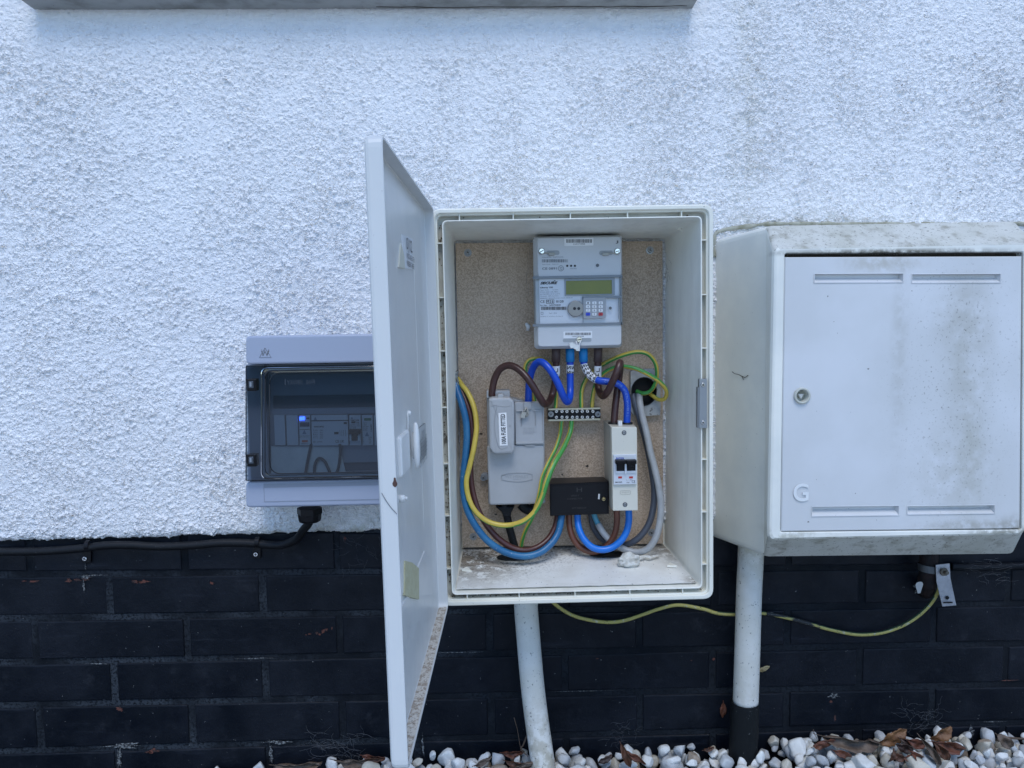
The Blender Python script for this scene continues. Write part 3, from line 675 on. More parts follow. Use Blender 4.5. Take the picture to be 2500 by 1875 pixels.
# clear window over the centre: raised edges
q = NT('clear_cover'); fr_ = q.n.new('ShaderNodeFresnel'); fr_.inputs[0].default_value = 1.22; tr = q.n.new('ShaderNodeBsdfTransparent'); tr.inputs[0].default_value = (.93, .95, .97, 1)
gl = q.n.new('ShaderNodeBsdfGlossy'); gl.inputs['Roughness'].default_value = .06; mx = q.n.new('ShaderNodeMixShader'); q.L(fr_.outputs[0], mx.inputs[0]); q.L(tr.outputs[0], mx.inputs[1]); q.L(gl.outputs[0], mx.inputs[2]); q.L(mx.outputs[0], q.n['Material Output'].inputs[0]); m_clear = q.m
b = MB(); o_ = R('M', 62, 600, 1312, 1276, YM+.006, .002); i_ = R('M', 84, 610, 1300, 1268, YM-.001, .002)
b.loops([[(x, YM+.012, z) for x, z in o_], [(x, YM, z) for x, z in o_], [(x, YM-.0015, z) for x, z in i_]], False, True); b.build('clear_window', m_clear, met)
b = MB()
for p in ((62, 600, 1312, 612), (62, 1264, 1312, 1276), (1284, 600, 1306, 1276), (84, 600, 100, 1276)): b.prism(R('M', *p, YM-.0018), YM+.002, YM-.0018)
for p in ((755, 880, 1300, 900), (755, 880, 768, 1250), (1256, 900, 1266, 1200)): b.prism(R('M', *p, YM-.0022), YM, YM-.0022)
b.build('window_edge', M('smoky_edge', (.20, .225, .25), .3), met)
b = MB(); c = at('M', 660, 1050, YM-.0005); rad = (at('M', 775, 1050, YM).x-c.x); pts = circ(c.x, c.z, rad*.98, 28); pts = [(min(x, c.x+rad*.9), z) for x, z in pts]
b.mat(0).prism(pts, YM+.003, YM-.003, .0012)
for x in (645, 704): cc = at('M', x, 1048, YM-.0032); b.mat(1).cyl(cc, (0, -1, 0), .0024, .0004, 14)
b.build('optical_port', [M('port_metal', (.30, .285, .27), .35, .6), m_ink], met)
b = MB(); b.prism(R('M', 765, 900, 1082, 1182, YM-.0024, .002), YM+.003, YM-.0024, .0004); kp = b.build('keypad', M('keypad_grey', (.36, .37, .385), .4), met)
for r_i, y in enumerate((970, 1022, 1074, 1127)):
    for c_i, x in enumerate((833, 921, 1010)):
        b = MB(); b.prism(R('M', x-30, y-20, x+30, y+20, YM-.003, .0012, 3), YM-.002, YM-.0036, .0004)
        t = '123456789'[r_i*3+c_i] if r_i < 3 else 'A0B'[c_i]
        k_ = b.build('key', M('blue_key', (.02, .06, .6), .35) if t == 'A' else M('red_key', (.55, .03, .04), .35) if t == 'B' else m_paper, kp)
        if t == 'A': k_['label'] = 'blue key'
        if t == 'B': k_['label'] = 'red key'
        kk = MB().ptext(t, 'M', x-9, y-12, x+9, y+12, YM-.0038)
        kp_ = kk.build('key_print', m_ink, kp)
def barcode(b, v, x0, y0, x1, y1, Y, seed=1, n=34):
    rg = random.Random(seed); xs_ = x0
    while xs_ < x1:
        w_ = rg.choice((1, 1, 1.6, 2.4))*(x1-x0)/n*.33; b.quad([at(v, xs_, y0, Y), at(v, min(xs_+w_, x1), y0, Y), at(v, min(xs_+w_, x1), y1, Y), at(v, xs_, y1, Y)]); xs_ += w_+rg.choice((.8, 1, 1.6, 2.2))*(x1-x0)/n*.33
b = MB(); Y = YM+.0028
b.ptext('SECURE', 'M', 166, 670, 410, 712, Y, bold=.05, shear=.35); b.quad([at('M', x, y, Y) for x, y in ((362, 655), (380, 655), (376, 664), (350, 668))])
b.ptext('Liberty 100', 'M', 166, 742, 342, 772, Y, bold=.02); b.ptext('CE', 'M', 166, 932, 228, 970, Y); b.ptext('M16', 'M', 252, 932, 350, 970, Y); b.ptext('0120', 'M', 388, 932, 492, 966, Y, bold=.01)
for p in ((246, 926, 362, 929), (246, 973, 362, 976), (246, 926, 249, 976), (359, 926, 362, 976)): b.prism(R('M', *p, Y), Y+.0002, Y)
barcode(b, 'M', 176, 1022, 534, 1068, Y, 3)
b.ptext('Ex. No.  16P0722848', 'M', 166, 990, 450, 1012, Y, bold=.01); b.ptext('Property of  Northern Powergrid', 'M', 170, 1150, 480, 1166, Y)
b.build('faceplate_print', m_ink, met)
b = MB()
for t, x1, y in (('Type  Code        5110M1', 414, 790), ('1P 2W, 230V, I/LR, 50Hz', 412, 818), ('0.5-100/100A, -25°C to 55°C', 442, 846), ('Constant  3200 imp/kWh', 420, 875), ('EN50470-1 EN50470-3 UK / 0120 / SGS0109', 618, 902)): b.ptext(t, 'M', 166, y-9, x1, y+9, Y)
b.ptext('Year : 2016', 'M', 285, 1104, 398, 1120, Y)
for p in ((175, 1098, 208, 1101), (175, 1128, 208, 1131), (175, 1098, 178, 1131), (205, 1098, 208, 1131)): b.prism(R('M', *p, Y), Y+.0002, Y)
b.build('faceplate_small_print', m_inkg, met)
b = MB(); Y = YM-.0003
b.ptext('Gateway No :  E16P0722848', 'M', 190, 322, 486, 342, Y); barcode(b, 'M', 190, 360, 550, 404, Y, 5); b.ptext('Type Code    5MU12Y', 'M', 190, 424, 424, 440, Y)
b.ptext('CE 0891', 'M', 192, 472, 398, 508, Y, bold=.01); cc = at('M', 455, 487, Y)
b.tube([cc+Vec((.0042*math.cos(k*math.pi/10), 0, .0042*math.sin(k*math.pi/10))) for k in range(21)], .0003, 4); b.ptext('Y2', 'M', 436, 468, 474, 508, Y); b.ptext('WAN HAN', 'M', 580, 484, 672, 498, Y)
b.build('upper_print', m_inkg, tcv)
b = MB()
for x in (542, 596, 650): cc = at('M', x, 452, YM); b.cyl(cc+Vec((0, .0005, 0)), (0, -1, 0), .0018, .0009, 12)
b.build('indicator_lamps', m_ink, tcv)
b = MB(); cc = at('M', 964, 446, YM); b.mat(0).cyl(cc+Vec((0, .0005, 0)), (0, -1, 0), .0044, .0012, 18); b.mat(1).cyl(cc-Vec((0, .0005, 0)), (0, -1, 0), .0027, .0006, 16); b.build('button', [m_mgrey, m_inkg], tcv)
cc = at('M', 1143, 1042, YM-.002); MB().cyl(cc, (0, -1, 0), .0024, .0008, 16).build('reset_button', m_inkg, met)
for lb, par, nm, num in (((500, 66, 910, 168), tcv, 'barcode_label', 'S16P0722848'), ((488, 1370, 892, 1458), bcv, 'barcode_label', '16P0722848')):
    b = MB(); b.prism(R('M', *lb, YM-.0004, .001, 3), YM, YM-.0005); o = b.build(nm, m_paper, par)
    b = MB(); x0, y0, x1, y1 = lb; barcode(b, 'M', x0+30, y0+14, x1-24, y1-38, YM-.0007, 11); b.ptext(num, 'M', (x0+x1)/2-80, y1-30, (x0+x1)/2+86, y1-12, YM-.0007)
    b.build('barcode_print', m_ink, par)
for sx, x0, x1, xs_, xt in ((1, 250, 435, 185, 325), (-1, 990, 1180, 1242, 1080)):
    b = MB(); b.prism(R('M', x0, 240, x1, 300, YM-.0004, .004, 5), YM+.001, YM-.0003); b.build('seal_recess', M('recess_shade_grey', (.36, .38, .39), .5), tcv)
    b = MB(); screw(b, at('M', xs_, 250, YM-.0002), .0052, .003, 's'); b.build('sealing_screw', [m_chrome, m_dark], tcv)
    b = MB(); pth = [at('M', xs_-30*sx, 262, YM-.003), at('M', xs_, 285, YM-.004), at('M', (xs_+xt)/2, 272, YM-.003), at('M', xt, 282, YM-.003)]
    b.tube(spline(pth, 5), .0009, 6); b.prism(R('M', xt-48, 268, xt+48, 306, YM-.005, .002), YM-.0015, YM-.005, .001); b.build('lead_seal', M('seal_grey', (.42, .41, .36), .5, .2), tcv)
b = MB(); b.prism(R('M', 480, 1470, 880, 1512, YM-.0004, .003), YM+.001, YM-.0003); b.build('seal_recess', M('recess_low_grey', (.36, .38, .39), .5), bcv)
b = MB(); screw(b, at('M', 708, 1482, YM-.0002), .0052, .003, 's'); b.build('sealing_screw', [m_chrome, m_dark], bcv)
b = MB(); b.tube(path('M', [(665, 1500, YM-.004), (680, 1550, YM-.006), (690, 1590, YM-.007), (715, 1540, YM-.006), (738, 1490, YM-.004)]), .0011, 6)
b.box(at('M', 640, 1575, YM-.008), (.014, .003, .007), mathutils.Matrix.Rotation(.5, 3, 'Y')); b.box(at('M', 690, 1600, YM-.007), (.006, .003, .009)); b.box(at('M', 605, 1560, YM-.009), (.006, .002, .009), mathutils.Matrix.Rotation(-.3, 3, 'Y'))
b.build('crimped_seal', M('seal_silver', (.72, .72, .7), .35, .3), bcv)
b = MB(); b.ptext('J', 'M', 1218, 98, 1256, 142, YM-.0003, bold=.04); b.build('emblem', m_inkg, tcv)

# ------------------------------------------------------------------ service cutout (fuse)
YC = -.078
cut = thing('service_fuse_cutout', 'light grey service cutout with a fuse carrier marked 100A fuse fitted', 'fuse unit', at('F', 520, 660, -.026))
b = MB(); b.prism(rnd([(p.x, p.z) for p in (at('E', 205, 500, YC+.02), at('E', 800, 640, YC+.02), at('F', 815, 630, YC+.02), at('F', 222, 640, YC+.02))], .003), -.026, YC+.018, .002)
b.build('base', m_fuse, cut)
b = MB(); b.prism(rnd([(p.x, p.z) for p in (at('E', 205, 1052, YC), at('E', 802, 1048, YC), at('F', 805, 640, YC), at('F', 232, 655, YC))], .005), YC+.018, YC, .003)
bc = b.build('lower_cover', m_fuse, cut)
b = MB(); cx = at('F', 518, 365, YC-.0003); L = []
bd_ = [at('F', x, y, YC-.0006) for x, y in ((360, 345), (430, 325), (520, 316), (610, 318), (678, 332), (680, 385), (610, 402), (520, 410), (430, 402), (362, 388))]
b.tube(bd_+[bd_[0], bd_[1]], .0005, 6); b.ptext('WT HENLEY', 'F', 395, 338, 640, 372, YC-.0004); b.ptext('SERIES 8', 'F', 480, 378, 560, 390, YC-.0004); b.build('embossed_badge', m_fused, bc)
b = MB(); b.prism(R('E', 203, 488, 448, 560, YC+.012, .001), -.03, YC+.012, .001); b.build('top_lug', m_fuse, cut)
b = MB(); b.prism(rnd([(p.x, p.z) for p in (at('E', 497, 605, YC), at('E', 775, 605, YC), at('E', 800, 640, YC), at('E', 800, 1045, YC), at('E', 505, 1048, YC))], .002), YC+.018, YC-.001, .001)
cov = b.build('neutral_cover', m_fuse, cut)
b = MB()
for p in ((504, 1020, 800, 1032), (786, 620, 796, 1030), (565, 690, 572, 850), (712, 690, 719, 850), (512, 688, 620, 698), (690, 684, 770, 696), (500, 640, 510, 1030)): b.prism(R('E', *p, YC-.003), YC, YC-.0035, .0004)
b.prism(R('E', 590, 602, 670, 680, YC-.004, .001), YC, YC-.004, .001); b.prism(rnd([(p.x, p.z) for p in (at('E', 590, 1048, YC), at('E', 715, 1046, YC), at('E', 695, 1062, YC), at('E', 615, 1062, YC))], .001), YC+.01, YC-.002, .0005)
b.build('ridge', m_fuse, cov)
b = MB(); b.ptext('WT HENLEY', 'E', 585, 868, 705, 888, YC-.0013); b.ptext('DO NOT REMOVE\nUNLESS AUTHORISED\nBY THE SUPPLIER', 'E', 583, 895, 722, 938, YC-.0013); b.build('embossed_text', m_fused, cov)
b = MB(); b.tube(path('E', [(570, 740, YC-.004), (600, 690, YC-.008), (620, 665, YC-.006), (640, 720, YC-.008), (615, 750, YC-.006), (630, 690, YC-.009)]), .0012, 6)
b.box(at('E', 585, 735, YC-.006), (.007, .004, .010), mathutils.Matrix.Rotation(.3, 3, 'Y')); b.build('wire_seal', M('seal_pewter', (.42, .41, .37), .4, .5), cov)
YR = YC-.022
b = MB(); pol = [at('E', x, y, YR) for x, y in ((225, 575), (262, 560), (440, 556), (485, 590), (496, 640), (494, 1110), (470, 1140), (290, 1146), (262, 1125), (232, 1080))]
b.prism(rnd([(p.x, p.z) for p in pol], .003, 3), YC+.01, YR, .004, seg=3); car = b.build('fuse_carrier', m_fuse, cut)
b = MB(); pol = [at('E', x, y, YR-.0002) for x, y in ((250, 645), (312, 640), (292, 740), (288, 850), (300, 960), (340, 1080), (420, 1072))]
b.tube(spline(pol, 5), .0006, 6); b.tube(spline([at('E', x, y, YR-.0002) for x, y in ((312, 640), (400, 650), (450, 640))], 4), .0004, 5); b.build('moulded_line', m_fused, car)
b = MB(); b.prism(R('E', 318, 520, 382, 560, YR+.012, .004), YC+.01, YR+.008, .001); b.build('sealing_ear', m_fuse, car)
cc = at('E', 446, 850, YR); MB().cyl(cc+Vec((0, .0003, 0)), (0, -1, 0), .002, .0008, 10).build('rivet', m_fused, car)
b = MB(); lb = [at('E', x, y, YR-.0006) for x, y in ((326, 716), (410, 710), (424, 1052), (340, 1056))]
b.quad(lb); o = b.build('white_label', m_paper, car)
b = MB(); a0, a1 = at('E', 362, 1036, YR-.0009), at('E', 394, 726, YR-.0009); b.text('100A FUSE FITTED', a0.x-.0009, a0.z, a1.x+.0009, a1.z, YR-.0009, tilt=.026, rot=1, bold=.022); b.build('label_print', m_ink, car)
b = MB(); b.prism(R('F', 145, 335, 225, 412, YC+.03, .006), -.026, -.034, .001); lug = b.build('fixing_lug', m_fuse, cut)
b = MB(); c = at('F', 170, 368, -.034); b.mat(0).cyl(c, (0, -1, 0), .0052, .0008, 18); screw(b, c-Vec((0, .0008, 0)), .0036); b.build('screw', [m_steel, m_dark], lug)

# ------------------------------------------------------------------ earth terminal bar
YT = -.047
bar = thing('earth_terminal_block', 'black and brass earth terminal block with two rows of slotted screws', 'terminal block', at('E', 1110, 780, -.026))
b = MB(); b.prism(R('E', 843, 676, 1388, 784, YT, .0008), -.026, YT, .0008); b.build('base', m_black, bar)
b = MB(); b.prism(R('E', 846, 670, 1386, 676, YT-.001), -.034, YT-.001); b.prism(R('E', 846, 784, 1386, 790, YT-.001), -.034, YT-.001); b.build('edge_strip', M('nickel_brass', (.5, .46, .36), .35, 1), bar)
for k in range(8):
    for y in (697, 758):
        b = MB(); x = (928, 986, 1037, 1094, 1142, 1196, 1250, 1306)[k]; screw(b, at('E', x, y, YT), .0033, .003, 's'); b.build('terminal_screw', [m_chrome, m_dark], bar)
for x in (872, 1360): b = MB(); c = at('E', x, 728, YT); b.mat(0).cyl(c, (0, -1, 0), .0046, .001, 20); screw(b, c-Vec((0, .001, 0)), .0034); b.build('fixing_screw', [m_steel, m_dark], bar)

# ------------------------------------------------------------------ isolator
YI = -.112
iso = thing('isolator_switch', 'tall cream isolator box with two black toggles, lower right of the board', 'isolator switch', at('F', 1640, 710, -.026))
fx = [at('E', 1500, 862, YI), at('E', 1766, 866, YI), at('F', 1776, 708, YI), at('F', 1515, 712, YI)]
bx = [at('E', 1436, 822, -.026), at('E', 1690, 822, -.026), at('F', 1660, 650, -.026), at('F', 1480, 672, -.026)]
F2 = [(p.x, p.z) for p in fx]; b = MB()
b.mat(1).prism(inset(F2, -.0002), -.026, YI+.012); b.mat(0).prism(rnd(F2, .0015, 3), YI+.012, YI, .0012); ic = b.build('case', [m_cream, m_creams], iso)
for v, x, y in (('E', 1632, 920), ('F', 1642, 646)):
    b = MB(); c = at(v, x, y, YI); b.mat(1).cyl(c+Vec((0, .0003, 0)), (0, -1, 0), .0038, .0007, 18); screw(b, c-Vec((0, .0004, 0)), .0029, .0008, 's', 0, 1); b.build('cover_screw', [m_steel, m_inkg], ic)
b = MB(); b.prism(R('F', 1520, 128, 1762, 434, YI-.003, .001), YI+.002, YI-.004, .0008); b.prism(R('F', 1543, 300, 1762, 320, YI-.006, .001), YI, YI-.006, .0005); b.prism(R('F', 1640, 190, 1658, 328, YI-.009), YI, YI-.009, .0005)
for x in (1543, 1752): b.prism(R('F', x, 190, x+9, 320, YI-.007), YI, YI-.007)
sw = b.build('switch_module', m_switch, iso)
for x0, x1 in ((1551, 1640), (1660, 1750)):
    b = MB(); b.prism(R('F', x0, 205, x1, 305, YI-.0035), YI, YI-.0045, .0003)
    b.prism(R('F', x0-8, 184, x1+10, 222, YI-.012, .001), YI, YI-.016, .0015); b.prism(R('F', x0+12, 222, x1-12, 262, YI-.009), YI, YI-.008, .001); b.build('toggle', m_black, sw)
for x in (1591, 1704): b = MB(); b.prism(R('F', x-20, 354, x+20, 374, YI-.0044), YI, YI-.0044); b.build('red_indicator', m_red, sw)
b = MB(); b.ptext('EATON', 'F', 1550, 154, 1628, 176, YI-.0043, bold=.03); b.build('blue_lettering', m_blueprint, sw)
b = MB(); b.ptext('EM2100R', 'F', 1540, 406, 1612, 422, YI-.0043, bold=.01); b.ptext('100A', 'F', 1658, 410, 1688, 422, YI-.0043); b.ptext('CE', 'F', 1712, 394, 1748, 422, YI-.0043); b.ptext('L - /N', 'F', 1658, 384, 1716, 396, YI-.0043); b.build('small_print', m_ink, sw)
b = MB(); lo = R('F', 1592, 500, 1700, 540, YI-.0003, .003, 5); b.tube([Vec((x, YI-.0002, z)) for x, z in lo+lo[:1]], .00035, 5); b.ptext('MEM', 'F', 1610, 510, 1684, 530, YI-.0003); b.build('embossed_badge', m_creams, ic)
for x in (1524, 1660): b = MB(); b.cyl(at('E', x, 832, -.072)-Vec((0, 0, .003)), (0, 0, 1), .0095, .006, 20); b.build('cable_grommet', m_blackm, iso)
b = MB(); b.box(at('E', 1588, 822, -.09), (.006, .01, .008)); b.build('hanging_tab', m_white, iso)

# ------------------------------------------------------------------ black connector block
YK = -.078
kb = thing('connector_block', 'black rectangular cable connector block with a brass screw at its right end', 'connector block', at('F', 1165, 760, -.026))
F3 = [(p.x, p.z) for p in (at('F', 862, 432, YK), at('F', 1470, 405, YK), at('F', 1476, 742, YK), at('F', 866, 764, YK))]
T3 = [(p.x, p.z) for p in (at('F', 880, 372, -.027), at('F', 1415, 358, -.027), at('F', 1420, 690, -.027), at('F', 880, 720, -.027))]
b = MB(); b.loops([[(x, -.026, z) for x, z in T3], [(x, YK+.01, z) for x, z in F3], [(x, YK+.008, z) for x, z in F3]]); b.build('base', m_black, kb)
b = MB(); b.loops([[(x, YK+.008, z) for x, z in F3], [(x, YK, z) for x, z in F3], [(x, YK-.001, z) for x, z in inset(F3, .0006)], [(x, YK-.001, z) for x, z in inset(F3, .0022)], [(x, YK, z) for x, z in inset(F3, .0028)]]); kc = b.build('cover', m_black, kb)
b = MB(); screw(b, at('F', 1419, 587, YK), .0034, .0025, 's'); b.build('brass_screw', [m_brass, m_dark], kc)
b = MB(); b.prism(R('F', 1364, 535, 1378, 590, YK-.0005, 0, 4, -.06), YK+.001, YK-.0006); b.build('paint_scratch', m_mgrey, kc)
b = MB(); b.ptext('H', 'F', 1140, 470, 1195, 515, YK-.0002); b.ptext('SERIES 7', 'F', 1080, 545, 1165, 562, YK-.0002); b.ptext('CONNECTOR', 'F', 1040, 575, 1200, 595, YK-.0002); b.ptext('WT HENLEY', 'F', 1090, 672, 1240, 692, YK-.0002); b.build('embossed_text', M('worn_emboss', (.028, .027, .026), .55), kc)

# ------------------------------------------------------------------ cables inside the box
def cable(name, label, cat, pts, r, mats, v='E', n=14, stripe=None, group=None, wob=0, twist=0):
    P = path(v, pts, 9); b = MB(); b.tube(P, r, n, stripe=stripe, wob=wob, twist=twist); o = b.build(name, mats, None, root=P[0]); tag(o, label, cat, group); return o, P
def child_tube(name, P, r, mats, par, n=16, stripe=None):
    b = MB(); b.tube(P, r, n, stripe=stripe); return b.build(name, mats, par)
def glyph(b, P, r, s, th, w_, h_, strokes):
    """letters drawn as thin strokes wrapped on a tube; s = arc position, th = angle from the viewer"""
    acc = [0]
    for i in range(1, len(P)): acc.append(acc[-1]+(P[i]-P[i-1]).length)
    def pt(ss, aa):
        ss = max(0, min(acc[-1]-1e-6, ss)); i = max(k for k in range(len(acc)) if acc[k] <= ss); i = min(i, len(P)-2)
        f = (ss-acc[i])/(acc[i+1]-acc[i]); c = P[i].lerp(P[i+1], f); T = (P[i+1]-P[i]).normalized()
        n_ = Vec((0, -1, 0)); n_ = (n_-T*n_.dot(T)).normalized(); bi = T.cross(n_)
        return c+(n_*math.cos(aa)+bi*math.sin(aa))*(r+.0002)
    for (a0, b0, a1, b1) in strokes:
        K = 5; dx, dy = (a1-a0)*w_, (b1-b0)*h_; L_ = math.hypot(dx, dy); px_, py_ = -dy/L_*.0007, dx/L_*.0007
        for k in range(K):
            q_ = []
            for t, sg in ((k/K, 1), ((k+1)/K, 1), ((k+1)/K, -1), (k/K, -1)):
                q_.append(pt(s+(b0+(b1-b0)*t)*h_+sg*py_, th+((a0+(a1-a0)*t)*w_+sg*px_)/r))
            b.quad(q_)
Ns = [(-.5, -.5, -.5, .5), (-.5, -.5, .5, .5), (.5, -.5, .5, .5)]; Ls = [(-.5, -.5, -.5, .5), (-.5, .5, .5, .5)]; Us = [(-.5, -.5, -.5, .5), (.5, -.5, .5, .5), (-.5, 0, .5, 0)]
r_t = .0058
A_, P = cable('brown_meter_tail', 'dark brown meter tail looping from the fuse carrier up to the meter', 'cable',
  [(925, 60, -.058), (925, 185, -.058), (927, 300, -.055), (912, 420, -.050), (885, 530, -.052), (852, 600, -.066), (805, 622, -.084), (750, 545, -.094), (660, 400, -.096), (560, 282, -.088), (450, 222, -.078), (350, 255, -.07), (288, 360, -.066), (262, 490, -.066), (260, 540, -.066)], r_t, m_brown)
wr = [p for p in P if at('E', 925, 335, -.055).z < p.z < at('E', 925, 215, -.055).z]; 
def wrap(par, P, z_hi, z_lo, letters, nm='marker_wrap'):
    w_ = [p for p in P[:40] if z_lo < p.z < z_hi]
    o = child_tube(nm, w_, r_t+.0005, m_paper, par); b = MB(); k = 0
    for (s, th, g) in letters: glyph(b, w_, r_t+.0005, s, th, .0048, .0058, g)
    b.build('wrap_lettering', m_ink, par)
wrap(A_, P, at('E', 925, 215, -.056).z, at('E', 925, 340, -.055).z, [(.006, .1, Ls), (.015, .1, Us)])
child_tube('sleeve', [at('E', 925, 36, -.058), at('E', 925, 110, -.058), at('E', 925, 186, -.058)], .0072, m_sleevebr, A_)
A_, P = cable('blue_meter_tail', 'royal blue meter tail hanging in a loop between the fuse unit and the meter', 'cable',
  [(1072, 60, -.058), (1072, 185, -.058), (1072, 320, -.058), (1073, 470, -.063), (1066, 565, -.074), (1040, 600, -.086), (1000, 540, -.096), (945, 410, -.102), (880, 290, -.102), (800, 200, -.094), (740, 188, -.084), (690, 240, -.075), (655, 350, -.066), (642, 470, -.062), (638, 600, -.062), (638, 640, -.062)], r_t, m_blue)
wrap(A_, P, at('E', 1072, 210, -.058).z, at('E', 1072, 308, -.058).z, [(.0045, .45, Ns), (.0045, -.75, Ns), (.0125, .45, Ns), (.0125, -.75, Us), (.0165, -.1, Ns)])
child_tube('sleeve', [at('E', 1070, 36, -.058), at('E', 1071, 110, -.058), at('E', 1072, 184, -.058)], .0072, m_sleeveb, A_)
A_, P = cable('blue_isolator_tail', 'royal blue tail curving from the meter down to the right of the isolator', 'cable',
  [(1210, 60, -.058), (1212, 185, -.058), (1235, 260, -.060), (1285, 330, -.068), (1360, 375, -.078), (1460, 390, -.082), (1560, 410, -.080), (1635, 480, -.076), (1664, 600, -.074), (1664, 720, -.072), (1660, 830, -.072), (1660, 850, -.072)], r_t, m_blue)
x_hi = at('E', 1352, 380, -.07).x; w_ = [p for p in P[9:] if p.x < x_hi and p.z < at('E', 1212, 198, -.058).z]
child_tube('marker_wrap', w_, r_t+.0005, m_paper, A_); b = MB()
for s, th, g in ((.004, .5, Ns), (.0045, -.7, Us), (.012, .4, Ns), (.012, -.8, Ns), (.020, .6, Us), (.021, -.5, Ns), (.029, .3, Ns), (.029, -.9, Us), (.037, .4, Us), (.037, -.7, Ns), (.045, 0, Ns)): glyph(b, w_, r_t+.0005, s, th, .005, .006, g)
b.build('wrap_lettering', m_ink, A_)
child_tube('sleeve', [at('E', 1208, 36, -.058), at('E', 1209, 110, -.058), at('E', 1211, 184, -.058)], .0072, m_sleeveb, A_)
# printed wording running down the blue tail
seg = [p for p in P if p.z < at('E', 1640, 480, -.076).z]
b = MB(); acc = 0
tx = MB(); tx.text('CONA  BLUE  TRIS ELEC POWER X T', 0, 0, 1, 1, 0, tilt=0)
seg = [p for p in P if p.x > at('E', 1400, 380, -.08).x]; ac = [0]
for i in range(1, len(seg)): ac.append(ac[-1]+(seg[i]-seg[i-1]).length)
def alongp(s, off):
    s = max(0, min(ac[-1]-1e-6, s)); i = max(k for k in range(len(ac)) if ac[k] <= s); i = min(i, len(seg)-2); f = (s-ac[i])/(ac[i+1]-ac[i])
    T = (seg[i+1]-seg[i]).normalized(); n_ = Vec((0, -1, 0)); n_ = (n_-T*n_.dot(T)).normalized(); bi = T.cross(n_); a = off/r_t
    return seg[i].lerp(seg[i+1], f)+(n_*math.cos(a)+bi*math.sin(a))*(r_t+.00015)
k0 = len(b.v)
for x, _, z in tx.v: b.v.append(tuple(alongp(.004+x*(ac[-1]-.02), (z-.5)*.0035)))
for f in tx.f: b.face(tuple(k0+i for i in f))
b.build('sheath_print', M('faint_print', (.18, .3, .65), .5), A_)
A_, P = cable('brown_isolator_tail', 'dark brown tail looping below the meter then down into the isolator', 'cable',
  [(1360, 60, -.056), (1360, 185, -.056), (1358, 300, -.054), (1360, 410, -.054), (1375, 490, -.060), (1412, 540, -.076), (1462, 490, -.092), (1518, 380, -.102), (1562, 270, -.104), (1588, 195, -.096), (1592, 225, -.080), (1582, 330, -.066), (1562, 480, -.064), (1540, 650, -.068), (1526, 830, -.072), (1525, 850, -.072)], r_t, m_brown)
wrap(A_, P, at('E', 1360, 215, -.056).z, at('E', 1360, 372, -.054).z, [(.006, .1, Ls), (.015, .3, Us), (.024, 0, Ls)])
child_tube('sleeve', [at('E', 1362, 36, -.056), at('E', 1361, 110, -.056), at('E', 1360, 186, -.056)], .0072, m_sleevebr, A_)
r_e = .0034; GY = [m_green, m_yellow]
EG = 'green and yellow earth wires in the meter box'
cable('earth_wire', 'thin green and yellow earth wire hooked in an arch behind the blue meter tail', 'wire',
  [(918, 690, -.042), (925, 600, -.038), (930, 420, -.034), (880, 230, -.034), (800, 165, -.034), (720, 148, -.034), (640, 172, -.035), (603, 245, -.036), (628, 340, -.036), (680, 480, -.036), (706, 620, -.036)], r_e*.9, GY, stripe=((1.5, 1.5), 1.5), n=20, group=EG)
cable('earth_wire', 'green and yellow earth wire making the upper arch towards the black hole', 'wire',
  [(1188, 690, -.042), (1188, 640, -.044), (1188, 520, -.042), (1210, 420, -.04), (1270, 325, -.038), (1340, 258, -.038), (1440, 195, -.040), (1600, 122, -.046), (1760, 82, -.052), (1880, 105, -.054), (1955, 195, -.054), (1975, 310, -.052), (1955, 415, -.048), (1900, 492, -.042), (1830, 512, -.038), (1760, 490, -.030)], r_e, GY, stripe=((1.5, 1.2, -1.3, -1.6, -1.6, -2), 1.45), n=20, group=EG)
cable('earth_wire', 'green and yellow earth wire making the lower wide loop right of the black hole', 'wire',
  [(1298, 690, -.042), (1300, 640, -.044), (1308, 540, -.044), (1338, 420, -.044), (1400, 325, -.046), (1490, 262, -.050), (1600, 232, -.056), (1750, 255, -.064), (1900, 325, -.068), (2015, 405, -.068), (2072, 490, -.062), (2055, 566, -.054), (1990, 575, -.046), (1920, 530, -.036), (1880, 500, -.028)], r_e, GY, stripe=((.3, .9, 1.5, 1.5, .6, .3, 1.2), 1.45), n=20, group=EG)
cable('earth_wire', 'green and yellow earth wire dropping straight from the terminal block to the box floor', 'wire',
  [(985, 180, -.040), (985, 215, -.044), (975, 310, -.05), (940, 420, -.062), (880, 540, -.082), (840, 640, -.09), (822, 740, -.092), (800, 830, -.088), (765, 935, -.076), (720, 1020, -.064), (692, 1100, -.055), (680, 1185, -.05), (678, 1200, -.05)], r_e, [m_green, m_yellow], v='B', stripe=((3.1, 2.9, 2.7, 2.7, 2.9), 2.5), n=20, group=EG)
cable('earth_wire', 'long green and yellow earth wire swinging in a wide loop round the fuse unit', 'wire',
  [(1060, 180, -.040), (1060, 215, -.044), (1048, 300, -.052), (1000, 410, -.07), (930, 530, -.092), (880, 650, -.104), (840, 780, -.106), (790, 880, -.106), (715, 950, -.104), (620, 985, -.1), (520, 988, -.098), (420, 955, -.096), (335, 880, -.094), (288, 780, -.092), (272, 660, -.09), (298, 540, -.088), (330, 400, -.085), (348, 250, -.08), (330, 110, -.072), (285, 0, -.062), (240, -60, -.052), (205, -110, -.042)], r_e*1.25, [m_green, m_yellow], v='B', stripe=((3.1, 3.0, 2.6, 2.1, 1.7, 1.6, 1.3, .6, .4, 0), 2.25), n=20, group=EG)
